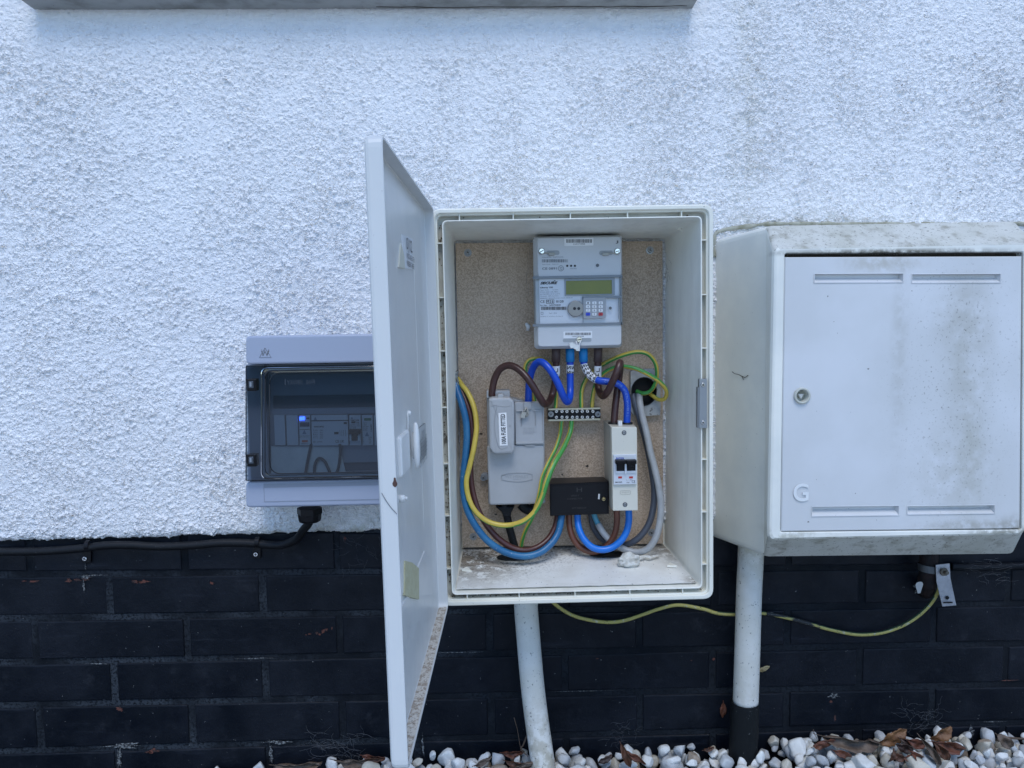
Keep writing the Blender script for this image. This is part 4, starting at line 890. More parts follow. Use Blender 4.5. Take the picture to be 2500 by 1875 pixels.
cable('faded_blue_tail', 'dusty faded blue cable sweeping round the lower left of the box', 'cable',
  [(190, -100, -.046), (205, -20, -.055), (238, 80, -.066), (268, 200, -.074), (276, 320, -.078), (268, 450, -.08), (255, 580, -.082), (250, 720, -.084), (275, 860, -.088), (335, 985, -.092), (430, 1105, -.096), (560, 1190, -.098), (700, 1222, -.098), (820, 1196, -.094), (910, 1125, -.085), (962, 1040, -.075), (985, 930, -.066), (986, 900, -.064)], .0057, m_bluef, v='B')
cable('purple_brown_tail', 'dark brown cable running just inside the faded blue one at lower left', 'cable',
  [(200, -105, -.040), (225, -40, -.048), (268, 60, -.058), (302, 170, -.066), (316, 280, -.07), (312, 420, -.072), (302, 560, -.074), (312, 700, -.074), (350, 850, -.076), (415, 975, -.08), (500, 1078, -.084), (600, 1150, -.086), (700, 1178, -.086), (800, 1158, -.08), (885, 1095, -.072), (935, 1010, -.064), (955, 925, -.058), (956, 900, -.057)], .0050, cab('maroon_sheath', (.085, .028, .024)), v='B')
cable('brown_loop', 'light brown cable looping under from the connector block to the isolator', 'cable',
  [(1060, 735, -.058), (1060, 800, -.058), (1068, 890, -.06), (1105, 1000, -.064), (1180, 1090, -.068), (1280, 1135, -.07), (1375, 1125, -.07), (1470, 1060, -.068), (1535, 950, -.068), (1558, 830, -.07), (1556, 730, -.074), (1556, 690, -.076)], .0052, m_brown2, v='F')
cable('bright_blue_loop', 'bright blue cable looping under from the connector block to the isolator', 'cable',
  [(1148, 735, -.062), (1148, 800, -.062), (1165, 905, -.07), (1215, 1005, -.078), (1295, 1085, -.084), (1395, 1114, -.086), (1500, 1095, -.086), (1595, 1025, -.084), (1655, 930, -.08), (1680, 820, -.078), (1680, 720, -.076), (1680, 690, -.076)], .0056, m_bluel, v='F')
A_, P = cable('grey_cable', 'pale grey sheathed cable hanging in a long loop down the right side of the box', 'cable',
  [(1362, 845, -.052), (1400, 915, -.056), (1455, 985, -.06), (1530, 1055, -.066), (1620, 1105, -.07), (1710, 1135, -.074), (1800, 1138, -.078), (1890, 1095, -.082), (1960, 990, -.084), (2003, 830, -.084), (2014, 640, -.082), (1990, 450, -.078), (1950, 270, -.072), (1905, 100, -.066), (1862, -110, -.058), (1820, -280, -.05), (1795, -420, -.042), (1790, -500, -.030)], .0056, m_grey, v='F')
child_tube('pale_blue_core', path('F', [(1318, 735, -.05), (1330, 780, -.05), (1350, 825, -.051), (1366, 850, -.0525)]), .0046, m_cyan, A_)
cable('dark_grey_cable', 'dark slate grey cable hanging behind the pale grey one', 'cable',
  [(1290, 735, -.036), (1300, 830, -.036), (1340, 930, -.036), (1420, 1015, -.038), (1530, 1070, -.044), (1640, 1068, -.052), (1740, 1025, -.058), (1830, 940, -.06), (1900, 820, -.06), (1938, 660, -.058), (1945, 500, -.055), (1925, 330, -.052), (1885, 110, -.048), (1845, -60, -.045), (1790, -260, -.042), (1745, -400, -.038), (1720, -500, -.032)], .0054, m_dgrey, v='F')
# black service cables below the cutout
A_, P = cable('service_cable', 'black dusty service cable coming up through the floor under the fuse unit', 'cable',
  [(385, 640, -.058), (395, 700, -.058), (415, 760, -.058), (440, 880, -.056), (472, 1000, -.054), (505, 1110, -.052), (520, 1160, -.05)], [.0075]*9+[.0065]*46, m_blackm, v='F', n=14)
b = MB(); P3 = [at('F', x, y, -.055) for x, y in ((298, 655), (492, 655), (460, 715), (452, 760), (376, 760), (368, 718))]; b.prism([(p.x, p.z) for p in P3], -.045, -.066, .002); b.build('crutch_seal', m_blackm, A_)
b = MB(); b.tube(path('F', [(560, 640, -.055), (600, 680, -.056), (650, 700, -.056), (705, 680, -.055), (712, 640, -.055)]), .0085, 12); o = b.build('cable_boot', m_blackm, None, root=at('F', 640, 690, -.055)); tag(o, 'short black rubber boot under the right end of the fuse unit', 'cable boot')
# floor openings
for nm, x, y, rx, ry in (('floor_opening', 640, 1228, .030, .013), ('floor_opening', 1345, 1208, .032, .011)):
    c = floor('B', x, y, .0014); b = MB(); e = (f1-f0).normalized(); g = FN.cross(e).normalized()
    b.mat(0).quad([c+e*rx*math.cos(a*math.pi/14)+g*ry*math.sin(a*math.pi/14) for a in range(28)]); b.mat(1).tube([c+e*rx*math.cos(a*math.pi/14)+g*ry*math.sin(a*math.pi/14) for a in range(29)], .0011, 6); fixn(b.build(nm, [m_dark, m_blackm], ebox))
# crumpled white scrap
c = floor('B', 1490, 1255, .009); import bmesh
bm = bmesh.new(); bmesh.ops.create_icosphere(bm, subdivisions=4, radius=1)
b = MB()
for vtx in bm.verts:
    p = vtx.co.copy(); n_ = mn.noise(p*1.7+Vec((4, 0, 0))); n2 = mn.noise(p*4.1)
    r_ = 1+.30*n_+.12*n2
    if p.y < -.2 and p.z > -.2: r_ *= .55+.3*abs(n2)
    b.v.append(tuple(c+Vec((p.x*.0165*r_, p.y*.011*r_, p.z*.012*r_))))
for f in bm.faces: b.face(tuple(v.index for v in f.verts), True)
bm.free()
tl = [floor('F', x, y, .004) for x, y in ((1740, 1205), (1800, 1205), (1850, 1190), (1900, 1200), (1950, 1182), (1995, 1168))]
k0 = len(b.v)
for i, p in enumerate(tl):
    w_ = (.005, .0045, .003, .0038, .002, .0008)[i]; b.v += [tuple(p+Vec((0, 0, w_))), tuple(p+Vec((.0, -.004, 0))), tuple(p+Vec((0, .001, -w_*.6)))]
for i in range(5):
    for j in range(3): j2 = (j+1) % 3; b.face((k0+i*3+j, k0+i*3+j2, k0+i*3+3+j2, k0+i*3+3+j))
o = b.build('crumpled_tape', M('crumpled_white', (.62, .62, .58), .6, mott=(120, (.4, .38, .33), .8), bump=(400, .5)), None, root=c); tag(o, 'crumpled ball of white tape with a thin tail on the box floor', 'tape scrap')
c = at('A', 742, 992, -.027); b = MB(); b.tube([c+Vec((-.003, 0, .006)), c+Vec((.001, -.002, .001)), c+Vec((0, -.001, -.006))], [.0022, .0036, .0026], 8, wob=.4)
o = b.build('filler_blob', m_paper, None, root=c); tag(o, 'small white blob of filler stuck on the chipboard left of the meter', 'filler blob')
c = at('A', 205, 1385, -.05); b = MB()
for k in range(9): b.tube([c+Vec((random.uniform(-.006, .002), random.uniform(-.01, .006), random.uniform(-.012, .014))) for _ in range(3)], random.uniform(.0008, .0022), 6)
o = b.build('cable_sealant', M('grey_sealant', (.34, .35, .32), .6, mott=(120, (.2, .2, .17), .8)), None, root=c); tag(o, 'lump of grey sealant where the cables enter the left side of the box', 'sealant')

# ------------------------------------------------------------------ consumer unit at left
YU = -.118
XR_ = -.118
cu = thing('consumer_unit', 'blue grey consumer unit with a smoked lid on the wall behind the open door', 'consumer unit', at('C', 560, 1400, -.014))
def cr(x0, y0, y1, Y, x1=None, dx=0):
    """rect from picture x0,y0,y1 on plane Y to the world right edge"""
    a = at('C', x0, y0, Y); c = at('C', x0, y1, Y); xr_ = (XR_ if x1 is None else at('C', x1, y0, Y).x)+dx; z = (xr_-a.x)*.003
    return [(a.x, a.z), (xr_, a.z+z), (xr_, c.z+z), (c.x, c.z)]
b = MB(); b.prism(rnd(cr(70, 75, 1395, -.09), .006), -.008, -.085, .002)
b.build('back_case', m_cu, cu)
def rounded_bar(y0, y1, name):
    b = MB(); p = rnd(cr(62, y0, y1, YU), .0075); b.prism(p, -.085, YU, .0038, seg=4); return b.build(name, m_cu, cu)
tb = rounded_bar(64, 286, 'top_panel'); bb = rounded_bar(1202, 1404, 'bottom_panel')
b = MB(); b.prism(R('C', 205, 1216, 1300, 1222, YU-.0006), YU+.001, YU-.0006); b.prism(cr(205, 1352, 1358, YU-.0006), YU+.001, YU-.0006); b.prism(R('C', 203, 1216, 208, 1356, YU-.0006), YU+.001, YU-.0006); b.build('moulded_line', m_cuin, bb)
b = MB(); T = [at('C', x, y, YU-.0002) for x, y in ((213, 158), (262, 232), (170, 232), (213, 158))]; b.tube(T, .0004, 5)
T = [at('C', x, y, YU-.0002) for x, y in ((186, 180), (198, 218), (213, 185), (228, 218), (244, 180))]; b.tube(T, .0007, 5); b.tube([p+Vec((0, 0, .0022)) for p in T], .0003, 5); b.build('triangle_emblem', m_inkg, tb)
# inner front: pillar, recess and steps
b = MB(); oL = cr(64, 288, 1198, -.100); iL = rnd(cr(250, 350, 1140, -.100, dx=-.02), .012, 6)
b.prism(R('C', 64, 288, 246, 1198, -.100), -.085, -.100); b.prism(cr(246, 288, 352, -.100), -.085, -.100); b.prism(cr(246, 1138, 1198, -.100), -.085, -.100); b.build('inner_frame', m_cuin, cu)
b = MB(); b.quad([(x, -.086, z) for x, z in cr(240, 340, 1150, -.086)])
b.mat(1).prism(cr(275, 535, 630, -.092), -.086, -.090); b.mat(0).prism(cr(275, 632, 680, -.093), -.086, -.093); b.mat(0).prism(cr(275, 918, 1062, -.093), -.086, -.092); b.mat(1).prism(cr(275, 1064, 1140, -.093), -.086, -.0885)
b.build('inner_cover', [m_cuin, m_cud], cu)
b = MB(); P4 = [at('C', x, y, -.0950) for x, y in ((262, 924), (785, 924), (800, 960), (845, 1136), (262, 1136))]; b.prism([(p.x, p.z) for p in P4], -.0935, -.0950); b.build('lid_reflection_sheet', M('lid_reflection_pale', (.62, .64, .64), .7, mott=(40, (.5, .52, .53), .7)), cu)  # pale sheet added inside, standing in for the bright reflection on the lid
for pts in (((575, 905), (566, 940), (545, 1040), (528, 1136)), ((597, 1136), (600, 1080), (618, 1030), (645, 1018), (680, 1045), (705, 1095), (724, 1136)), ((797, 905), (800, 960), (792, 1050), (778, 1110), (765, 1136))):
    b = MB(); b.tube(path('C', [(x, y, -.0975) for x, y in pts]), .0022, 10); b.build('lid_reflection_loop', M('lid_reflection_dark', (.035, .045, .06), .5), cu)  # added dark tubes stand in for cord loops mirrored in the lid
YB2 = -.098
def module(x0, x1, nm, lab=None):
    b = MB(); b.prism(R('C', x0, 683, x1, 916, YB2, .0008, tilt=0), -.088, YB2, .0006); o = b.build(nm, m_mod, cu)
    if lab: o['label'] = lab
    return o
bl0 = module(282, 374, 'blanking_plate'); bl1 = module(377, 474, 'blanking_plate'); mon = module(476, 570, 'meter_module', 'module with a lit blue lamp'); con = module(572, 864, 'contactor', 'wide four pole contactor'); mcb = module(868, 964, 'circuit_breaker'); spd = module(967, 1058, 'surge_module', 'module with a green window'); sp2 = module(1061, 1150, 'surge_module')
b = MB(); b.prism(R('C', 482, 694, 502, 722, YB2-.001, .001, tilt=0), YB2, YB2-.0012); b.prism(R('C', 504, 692, 522, 720, YB2-.001, .001, tilt=0), YB2, YB2-.0012); b.build('blue_lamp', m_led, mon)
b = MB(); b.prism(R('C', 484, 738, 560, 770, YB2-.0006, tilt=0), YB2, YB2-.0006); b.build('small_display', M('dark_blue_display', (.02, .04, .09), .25), mon)
b = MB(); b.prism(R('C', 500, 876, 546, 892, YB2-.0006, .001, tilt=0), YB2, YB2-.0006); b.build('red_tab', M('orange_red', (.5, .12, .08), .4), mon)
def tri(b, x, y, s, Y=YB2-.0004): b.quad([at('C', x, y-s, Y), at('C', x+s, y+s, Y), at('C', x-s, y+s, Y)])
b = MB(); b.prism(R('C', 536, 700, 558, 712, YB2-.0004, tilt=0), YB2, YB2-.0005); b.ptext('Single Phase Monitor\nPress 1s for Reset', 'C', 482, 838, 562, 856, YB2-.0004); b.ptext('WEM S1', 'C', 494, 898, 550, 908, YB2-.0004); b.prism(R('C', 484, 792, 562, 794, YB2-.0004, tilt=0), YB2, YB2-.0004); b.build('print', m_ink, mon)
mtri = M('blue_grey_print', (.16, .21, .3), .5); b = MB(); tri(b, 520, 812, 17); b.build('triangle_mark', mtri, mon)
b = MB(); b.ptext('WNC4P63', 'C', 594, 764, 672, 778, YB2-.0004, bold=.02)
for k, t in enumerate(('Ui  690V', 'Uimp 4kV', 'In  63A', 'Coil 230V', 'Freq 50Hz')): b.ptext(t.split()[0], 'C', 590, 794+k*15, 622, 803+k*15, YB2-.0004); b.ptext(t.split()[1], 'C', 640, 794+k*15, 666, 803+k*15, YB2-.0004)
b.ptext('EN 61095', 'C', 590, 884, 660, 894, YB2-.0004); b.prism(R('C', 574, 722, 862, 725, YB2-.0004, tilt=0), YB2, YB2-.0004); b.prism(R('C', 826, 736, 852, 750, YB2-.0006, tilt=0), YB2, YB2-.0006); b.ptext('CE UK', 'C', 762, 874, 830, 896, YB2-.0004, bold=.01)
b.prism(R('C', 752, 812, 786, 830, YB2-.0004, tilt=0), YB2, YB2-.0004)
for k in range(4): b.prism(R('C', 796+k*14, 796, 799+k*14, 844, YB2-.0004, tilt=0), YB2, YB2-.0004)
b.build('print', m_ink, con); b = MB(); tri(b, 605, 708, 15); b.build('triangle_mark', mtri, con)
b = MB(); b.prism(R('C', 866, 792, 958, 826, YB2-.006, .001, tilt=0), YB2, YB2-.010, .001); b.prism(R('C', 888, 826, 936, 878, YB2-.001, tilt=0), YB2, YB2-.003); b.build('toggle', m_black, mcb)
b = MB(); b.prism(R('C', 872, 840, 888, 880, YB2-.002, tilt=0), YB2, YB2-.003); b.prism(R('C', 936, 840, 956, 880, YB2-.002, tilt=0), YB2, YB2-.003); b.build('toggle_guard', m_paper, mcb)
b = MB(); b.ptext('WMC1208', 'C', 878, 714, 946, 728, YB2-.0004, bold=.02); b.prism(R('C', 886, 730, 918, 744, YB2-.0004, tilt=0), YB2, YB2-.0005); b.ptext('B6', 'C', 926, 732, 946, 744, YB2-.0004); b.ptext('230/400V\n50Hz 6kA\nEN 60898', 'C', 876, 752, 922, 784, YB2-.0004); b.ptext('UK\nCA', 'C', 928, 746, 950, 768, YB2-.0004); b.build('print', m_ink, mcb)
b = MB(); tri(b, 890, 702, 10); b.build('triangle_mark', mtri, mcb)
b = MB(); b.prism(R('C', 984, 704, 1042, 724, YB2-.0006, .002, tilt=0), YB2, YB2-.0008); b.build('green_window', M('dark_green_window', (.03, .16, .08), .35), spd)
b = MB(); b.ptext('WSP T2\nIn 20kA\nImax 40kA\nUp 1.5kV\nUc 275V', 'C', 976, 738, 1018, 802, YB2-.0004); b.ptext('1208D', 'C', 1036, 748, 1044, 808, YB2-.0004, rot=1, bold=.02); b.ptext('Uc\nIn\nUp\nIt', 'C', 974, 850, 984, 902, YB2-.0004); b.ptext('275\n20\n1.5\n25', 'C', 1022, 850, 1044, 902, YB2-.0004); b.build('print', m_ink, spd)
b = MB(); tri(b, 1008, 828, 17); b.build('triangle_mark', mtri, spd)
# smoked lid
q = NT('smoked_lid'); fr_ = q.n.new('ShaderNodeFresnel'); fr_.inputs[0].default_value = 1.75; tr = q.n.new('ShaderNodeBsdfTransparent'); tr.inputs[0].default_value = (.31, .38, .44, 1)
gl = q.n.new('ShaderNodeBsdfGlossy'); gl.inputs['Roughness'].default_value = .06; mx = q.n.new('ShaderNodeMixShader'); q.L(fr_.outputs[0], mx.inputs[0]); q.L(tr.outputs[0], mx.inputs[1]); q.L(gl.outputs[0], mx.inputs[2]); q.L(mx.outputs[0], q.n['Material Output'].inputs[0]); m_lid = q.m
b = MB(); YL = -.128
def lidloop(x0, y0, y1, Y, dx, r): return [(x, Y, z) for x, z in rnd(cr(x0, y0, y1, Y, dx=dx), r, 5)]
b.loops([lidloop(62, 296, 1192, YL+.026, 0, .002), lidloop(62, 296, 1192, YL+.001, 0, .002), lidloop(66, 299, 1189, YL, -.001, .002), lidloop(182, 312, 1180, YL, -.010, .010), lidloop(190, 318, 1172, YL-.0008, -.012, .010), lidloop(206, 330, 1160, YL-.0010, -.016, .012), lidloop(214, 338, 1152, YL-.0007, -.018, .012), lidloop(246, 350, 1142, YL-.0008, -.024, .018), lidloop(254, 356, 1136, YL-.0011, -.026, .018)], False, True)
lid = b.build('smoked_lid', m_lid, cu)
b = MB(); b.ptext('PHA  18WAY', 'C', 385, 404, 600, 446, YL-.0016, mirror=True, tilt=0); b.ptext('I', 'C', 368, 400, 374, 448, YL-.0016); b.build('mirrored_lettering', M('lid_emboss', (.03, .04, .055), .3), lid)
m_sm = M('smoky_plastic', (.012, .016, .022), .5, spec=.3)
b = MB()
for loop in (lidloop(190, 318, 1172, YL-.0008, -.012, .010), lidloop(214, 338, 1152, YL-.0007, -.018, .012), lidloop(250, 353, 1139, YL-.0010, -.025, .018), lidloop(66, 299, 1189, YL-.0002, -.001, .002)): b.tube([Vec(p) for p in loop]+[Vec(loop[0])], .0008, 6)
b.build('lid_moulding', m_sm, lid)
for y in (445, 1034):
    b = MB(); fr2 = R('C', 68, y-45, 145, y+48, YL-.003, .001, 3, 0)
    b.mat(0).prism(fr2, YL+.012, YL-.003, .001); b.mat(1).prism(R('C', 84, y-28, 124, y+26, YL-.005, .001, 3, 0), YL-.002, YL-.0055, .001); b.mat(2).prism(R('C', 92, y-20, 108, y+14, YL-.0065, .0006, 3, 0), YL-.004, YL-.0062); b.build('lid_latch', [m_black, M('latch_smoke', (.07, .085, .105), .25), M('latch_pale', (.24, .27, .31), .3)], lid)
# cable gland
b = MB(); g = at('C', 560, 1410, -.062); b.cyl(g+Vec((0, 0, .002)), (0, 0, -1), .0205, .010, 6, sm=False); b.cyl(g+Vec((0, 0, -.008)), (0, 0, -1), .0195, .014, 12, .0185, bev=.005, sm=False); b.build('cable_gland', m_black, cu)
A_, P = cable('armoured_cable', 'thick black cable from under the consumer unit running left below the render', 'cable',
  [(560, 1470, -.062, 'C'), (556, 1520, -.060, 'C'), (1722, 105, -.05), (1690, 150, -.036), (1630, 180, -.026), (1560, 188, -.022), (1400, 176, -.020), (1250, 176, -.020), (1080, 190, -.020), (900, 196, -.020), (740, 188, -.020), (600, 190, -.021), (480, 205, -.021), (350, 216, -.020), (200, 224, -.020), (0, 226, -.020), (-300, 232, -.020), (-900, 250, -.020)], .0068, m_blackm, v='6', n=14)
for lab, x, yt, sx, sy in (('black cable clip with a bright screw, nearer the left edge', 502, 190, 482, 265), ('black cable clip with a bright screw, below the consumer unit', 1466, 172, 1454, 240)):
    c = at('6', x, yt, -.020); rt = thing('cable_clip', lab, 'cable clip', at('6', x, yt+60, -.002), 'clips holding the black cable to the bricks')
    b = MB(); L = []
    for a in range(-2, 15):
        th = math.pi*a/12+math.pi/2-.3; rr_ = .0078
        L.append((c.y+rr_*math.cos(th), c.z+rr_*math.sin(th)))
    w_ = .007
    for rr_, in ((0,),):
        lo = []; 
        for xx in (c.x-w_/2, c.x+w_/2): lo.append([(xx, y, z) for y, z in L]+[(xx, c.y+(y-c.y)*1.16, c.z+(z-c.z)*1.16) for y, z in reversed(L)])
        b.loops(lo)
    tp = [at('6', x-22, yt+12, -.004), at('6', x+18, yt+12, -.004), at('6', x+18, sy+22, -.004), at('6', x-34, sy+22, -.004)]
    b.prism(rnd([(p.x, p.z) for p in tp], .003, 3), -.0005, -.0062, .001); fixn(b.build('strap', m_black, rt))
    b = MB(); screw(b, at('6', sx, sy, -.0062), .0045, .0018); b.build('screw', [m_chrome, m_dark], rt)

# ------------------------------------------------------------------ gas meter box
gb = thing('gas_meter_box', 'large closed off white gas meter box with stained front and letter G, at right', 'gas meter box', at('H', 1300, 770, -.0))
GF = -.200; GC = -.150
def gp(v, x, y, Y): p = at(v, x, y, Y); return p
back = [gp('G', 125, 140, 0), None, None, gp('H', 125, 640, 0)]
chT = [gp('G', 468, 86, GC), gp('H', 450, 775, GC)]; frT = [gp('G', 535, 236, GF), gp('H', 500, 655, GF)]
wR = at('S', 2517, 960, GF).x
def mir(p, xr_): return Vec((xr_, p.y, p.z+.002))
dB = frT[0].x-back[0].x; xf = wR
loopB = [(back[0].x, back[0].z+.0), (xf+dB, back[0].z+.002), (xf+dB, back[3].z), (back[3].x, back[3].z)]
loopC = [(chT[0].x, chT[0].z), (xf+.006, chT[0].z+.003), (at('H', 2152, 755, GC).x, at('H', 2152, 755, GC).z), (chT[1].x, chT[1].z)]
loopF = [(frT[0].x, frT[0].z), (xf, frT[0].z+.003), (xf-.002, frT[1].z+.001), (frT[1].x, frT[1].z)]
loopB[0] = (loopB[0][0]-.009, loopB[0][1]); loopB[3] = (loopB[3][0]-.009, loopB[3][1])
# hold the back a little higher so the top is level
loopB[0] = (loopB[0][0], loopC[0][1]-.004); loopB[1] = (loopB[1][0], loopC[1][1]-.004)
def lp(poly, r, Y, seg=4): return [(x, Y, z) for x, z in rnd(poly, r, seg)]
dcl = [at('G', 597, 272, GF), at('G', 2212, 262, GF), at('H', 2200, 590, GF), at('H', 568, 608, GF)]
doorH = [(p.x, p.z) for p in dcl]
b = MB()
b.mat(0).loops([lp(loopB, .012, .004), lp(loopC, .010, GC+.004)], False, False)
b.mat(1).loops([lp(loopC, .010, GC+.004), lp(inset(loopC, .0012), .010, GC), lp(inset(loopF, -.003), .010, GF+.006), lp(inset(loopF, -.001), .010, GF+.0015), lp(inset(loopF, .002), .009, GF), ], False, False)
b.mat(0).loops([lp(inset(loopF, .002), .009, GF), lp(inset(doorH, -.0012), .004, GF), lp(doorH, .004, GF+.0012), lp(doorH, .004, GF+.016)], False, False)
b.mat(2).loops([lp(doorH, .004, GF+.016), lp(inset(doorH, .02), .004, GF+.017)], False, True)
gh = fixn(b.build('housing', [m_gas, m_gaschamf, m_gap], gb))
for p in gh.data.polygons:
    if p.material_index == 1 and abs(p.normal.z) < .35: p.material_index = 0
# door with slots: rectangular cells in the door's own plane
YG = GF+.001
dc = [at('G', 597, 298, YG), at('G', 2200, 292, YG), at('H', 2186, 582, YG), at('H', 572, 602, YG)]
def dq(u, v_, Y): # bilinear on the door
    a = dc[0].lerp(dc[1], u); c = dc[3].lerp(dc[2], u); p = a.lerp(c, v_); return Vec((p.x, Y, p.z))
def duvp(v, x, y):
    p = at(v, x, y, YG); v_ = (p.z-dc[0].z)/(dc[3].z-dc[0].z)
    L_ = dc[0].lerp(dc[3], v_); R_ = dc[1].lerp(dc[2], v_); return (p.x-L_.x)/(R_.x-L_.x), v_
slots = []
for v, x0, y0, x1, y1 in (('G', 798, 410, 1393, 462), ('G', 1455, 407, 2050, 459), ('H', 780, 432, 1363, 486), ('H', 1425, 424, 2010, 470)):
    u0, v0 = duvp(v, x0, y0); u1, v1 = duvp(v, x1, y1); slots.append((u0, v0, u1, v1))
e_ = .0035
lu, lv = duvp('G', 714, 1234); hu, hv = .026, .026*(dc[1].x-dc[0].x)/(dc[0].z-dc[3].z)
us = sorted({lu-hu, lu+hu, 0, 1, e_*1.2, 1-e_*1.2, slots[0][0], slots[0][2], slots[1][0], slots[1][2], slots[2][0], slots[2][2], slots[3][0], slots[3][2]}|{k/24 for k in range(1, 24) if abs(k/24-lu) > hu+.004})
vs = sorted({lv-hv, lv+hv, 0, 1, e_, 1-e_, slots[0][1], slots[0][3], slots[1][1], slots[1][3], slots[2][1], slots[2][3], slots[3][1], slots[3][3]}|{k/24 for k in range(1, 24) if abs(k/24-lv) > hv+.004})
b = MB(); idx = {}
for j, v_ in enumerate(vs):
    for i, u in enumerate(us):
        ed = min(u/e_/1.2, (1-u)/e_/1.2, v_/e_, (1-v_)/e_, 1); idx[i, j] = len(b.v)
        bow = .0012*math.sin(math.pi*u)*math.sin(math.pi*v_)
        b.v.append(tuple(dq(u, v_, YG+.0015*(1-ed)-bow)))
for j in range(len(vs)-1):
    for i in range(len(us)-1):
        um, vm = (us[i]+us[i+1])/2, (vs[j]+vs[j+1])/2
        if any(s[0] < um < s[2] and s[1] < vm < s[3] for s in slots) or (abs(um-lu) < hu and abs(vm-lv) < hv): continue
        b.face((idx[i, j], idx[i, j+1], idx[i+1, j+1], idx[i+1, j]))
for (u0, v0, u1, v1) in slots:
    T_ = [dq(u0, v0, YG-.0012), dq(u1, v0, YG-.0012), dq(u1, v1, YG-.0012), dq(u0, v1, YG-.0012)]
    rim = [dq(u0-.003, v0-.003, YG-.0008), dq(u1+.003, v0-.003, YG-.0008), dq(u1+.003, v1+.003, YG-.0008), dq(u0-.003, v1+.003, YG-.0008)]
    D_ = [dq(u0, v0+.001, YG+.008), dq(u1-.006, v0+.001, YG+.008), dq(u1-.006, v0+(v1-v0)*.45, YG+.008), dq(u0, v0+(v1-v0)*.45, YG+.008)]
    b.loops([rim, T_, D_], False, True)
lc = dq(lu, lv, YG); SQ, CI = [], []
for k in range(48):
    a = 2*math.pi*k/48+math.pi/4; t_ = 1/max(abs(math.cos(a)), abs(math.sin(a))); u_, w_ = lu+hu*t_*math.cos(a), lv+hv*t_*math.sin(a)
    p = dq(u_, w_, YG-.0012*math.sin(math.pi*u_)*math.sin(math.pi*w_)); SQ.append(p); CI.append(Vec((lc.x+.0088*math.cos(a), YG-.0005, lc.z-.0088*math.sin(a))))
b.loops([SQ, CI, [p+Vec((0, .013, 0)) for p in CI]], False, True)
pe = [dq(0, 0, YG+.0015), dq(1, 0, YG+.0015), dq(1, 1, YG+.0015), dq(0, 1, YG+.0015)]
b.loops([[p+Vec((0, .012, 0)) for p in pe], pe], False, False)
o0 = gb.location
q = NT('gas_door_stained')
base = q.mix(q.mr(q.noise(6, 4), .35, .65), (.66, .665, .67), (.60, .605, .60))
def rel(v, x, y): p = at(v, x, y, YG)-o0; return (p.x, p.y, p.z)
for v, x, y, r_, colr, am, ns in (('G', 1830, 1000, (.055, .2, .20), (.36, .35, .29), .75, 30), ('G', 1800, 700, (.075, .2, .08), (.36, .35, .30), .7, 24), ('G', 1370, 900, (.02, .2, .24), (.40, .39, .35), .55, 60), ('H', 1750, 200, (.10, .2, .12), (.40, .39, .33), .6, 40), ('H', 1850, 80, (.03, .2, .14), (.33, .32, .24), .6, 50),
        ('G', 1250, 340, (.09, .2, .02), (.34, .30, .2), .7, 60), ('H', 2150, 580, (.05, .2, .03), (.2, .18, .12), .8, 80), ('H', 1850, 560, (.12, .2, .012), (.3, .28, .22), .8, 80)):
    base = q.mix(q.math('MULTIPLY', q.blob(rel(v, x, y), r_, ns, .3, .63), am*.72), base, colr)
fine = q.mr(q.noise(230, 3, .7), .60, .66); reg = q.blob(rel('G', 1750, 1150), (.14, .3, .30), 8, .2, .5)
base = q.mix(q.math('MULTIPLY', q.math('MULTIPLY', fine, reg), .75), base, (.10, .09, .075))
base = q.mix(q.math('MULTIPLY', q.mr(q.noise(130, 2, .6), .745, .77), .8), base, (.07, .06, .05))
q.L(base, q.p.inputs['Base Color']); q.p.inputs['Roughness'].default_value = .45; q.bump(q.math('ADD', q.noise(900, 2), q.math('MULTIPLY', q.noise(8, 2), .8)), .08, .001)
gd = b.build('door', q.m, gb)
# mould strip in the top gap, lock and letter
b = MB(); tg = [at('G', 600, 296, YG-.0005), at('G', 2212, 289, YG-.0005)]
for i in range(90):
    f = i/90; p = tg[0].lerp(tg[1], f); r_ = .0009+.0016*abs(mn.noise(Vec((f*40, 1, 0)))); b.cyl(p+Vec((0, .002, .0028)), (random.uniform(-.4, .4), -1, .3), r_, .0016, 6, r_*.5, sm=False)
b.build('mould', m_gap, gb)['kind'] = 'stuff'
c = at('G', 714, 1234, YG-.002); b = MB(); L = []
for rr_, yy in ((.0120, .002), (.0120, -.0016), (.0113, -.0024), (.0092, -.0024), (.0087, -.0015), (.0083, .012)):
    L.append([c+Vec((rr_*math.cos(k*math.pi/18), yy, rr_*math.sin(k*math.pi/18))) for k in range(36)])
b.loops(L, False, True, True); lk = fixn(b.build('lock_ring', M('lock_cream', (.50, .50, .43), .5), gd))
b = MB(); b.prism([(c.x+.0052*math.cos(a), c.z+.0052*math.sin(a)) for a in (math.radians(150), math.radians(30), math.radians(-90))], c.y+.014, c.y+.003, .001); fixn(b.build('triangular_key', M('lock_pin', (.6, .6, .56), .3), lk))
t = bpy.data.curves.new('g', 'FONT'); t.body = 'G'; t.size = 1; t.extrude = .03; t.bevel_depth = .015; t.bevel_resolution = 2
o = bpy.data.objects.new('g', t); C.objects.link(o); bpy.context.view_layer.update(); me = o.to_mesh()
vv = [v.co.copy() for v in me.vertices]; ff = [tuple(p.vertices) for p in me.polygons]; o.to_mesh_clear(); bpy.data.objects.remove(o)
a0, a1 = at('H', 652, 398, YG), at('H', 756, 276, YG); x0, x1 = min(p.x for p in vv), max(p.x for p in vv); y0, y1 = min(p.y for p in vv), max(p.y for p in vv)
b = MB()
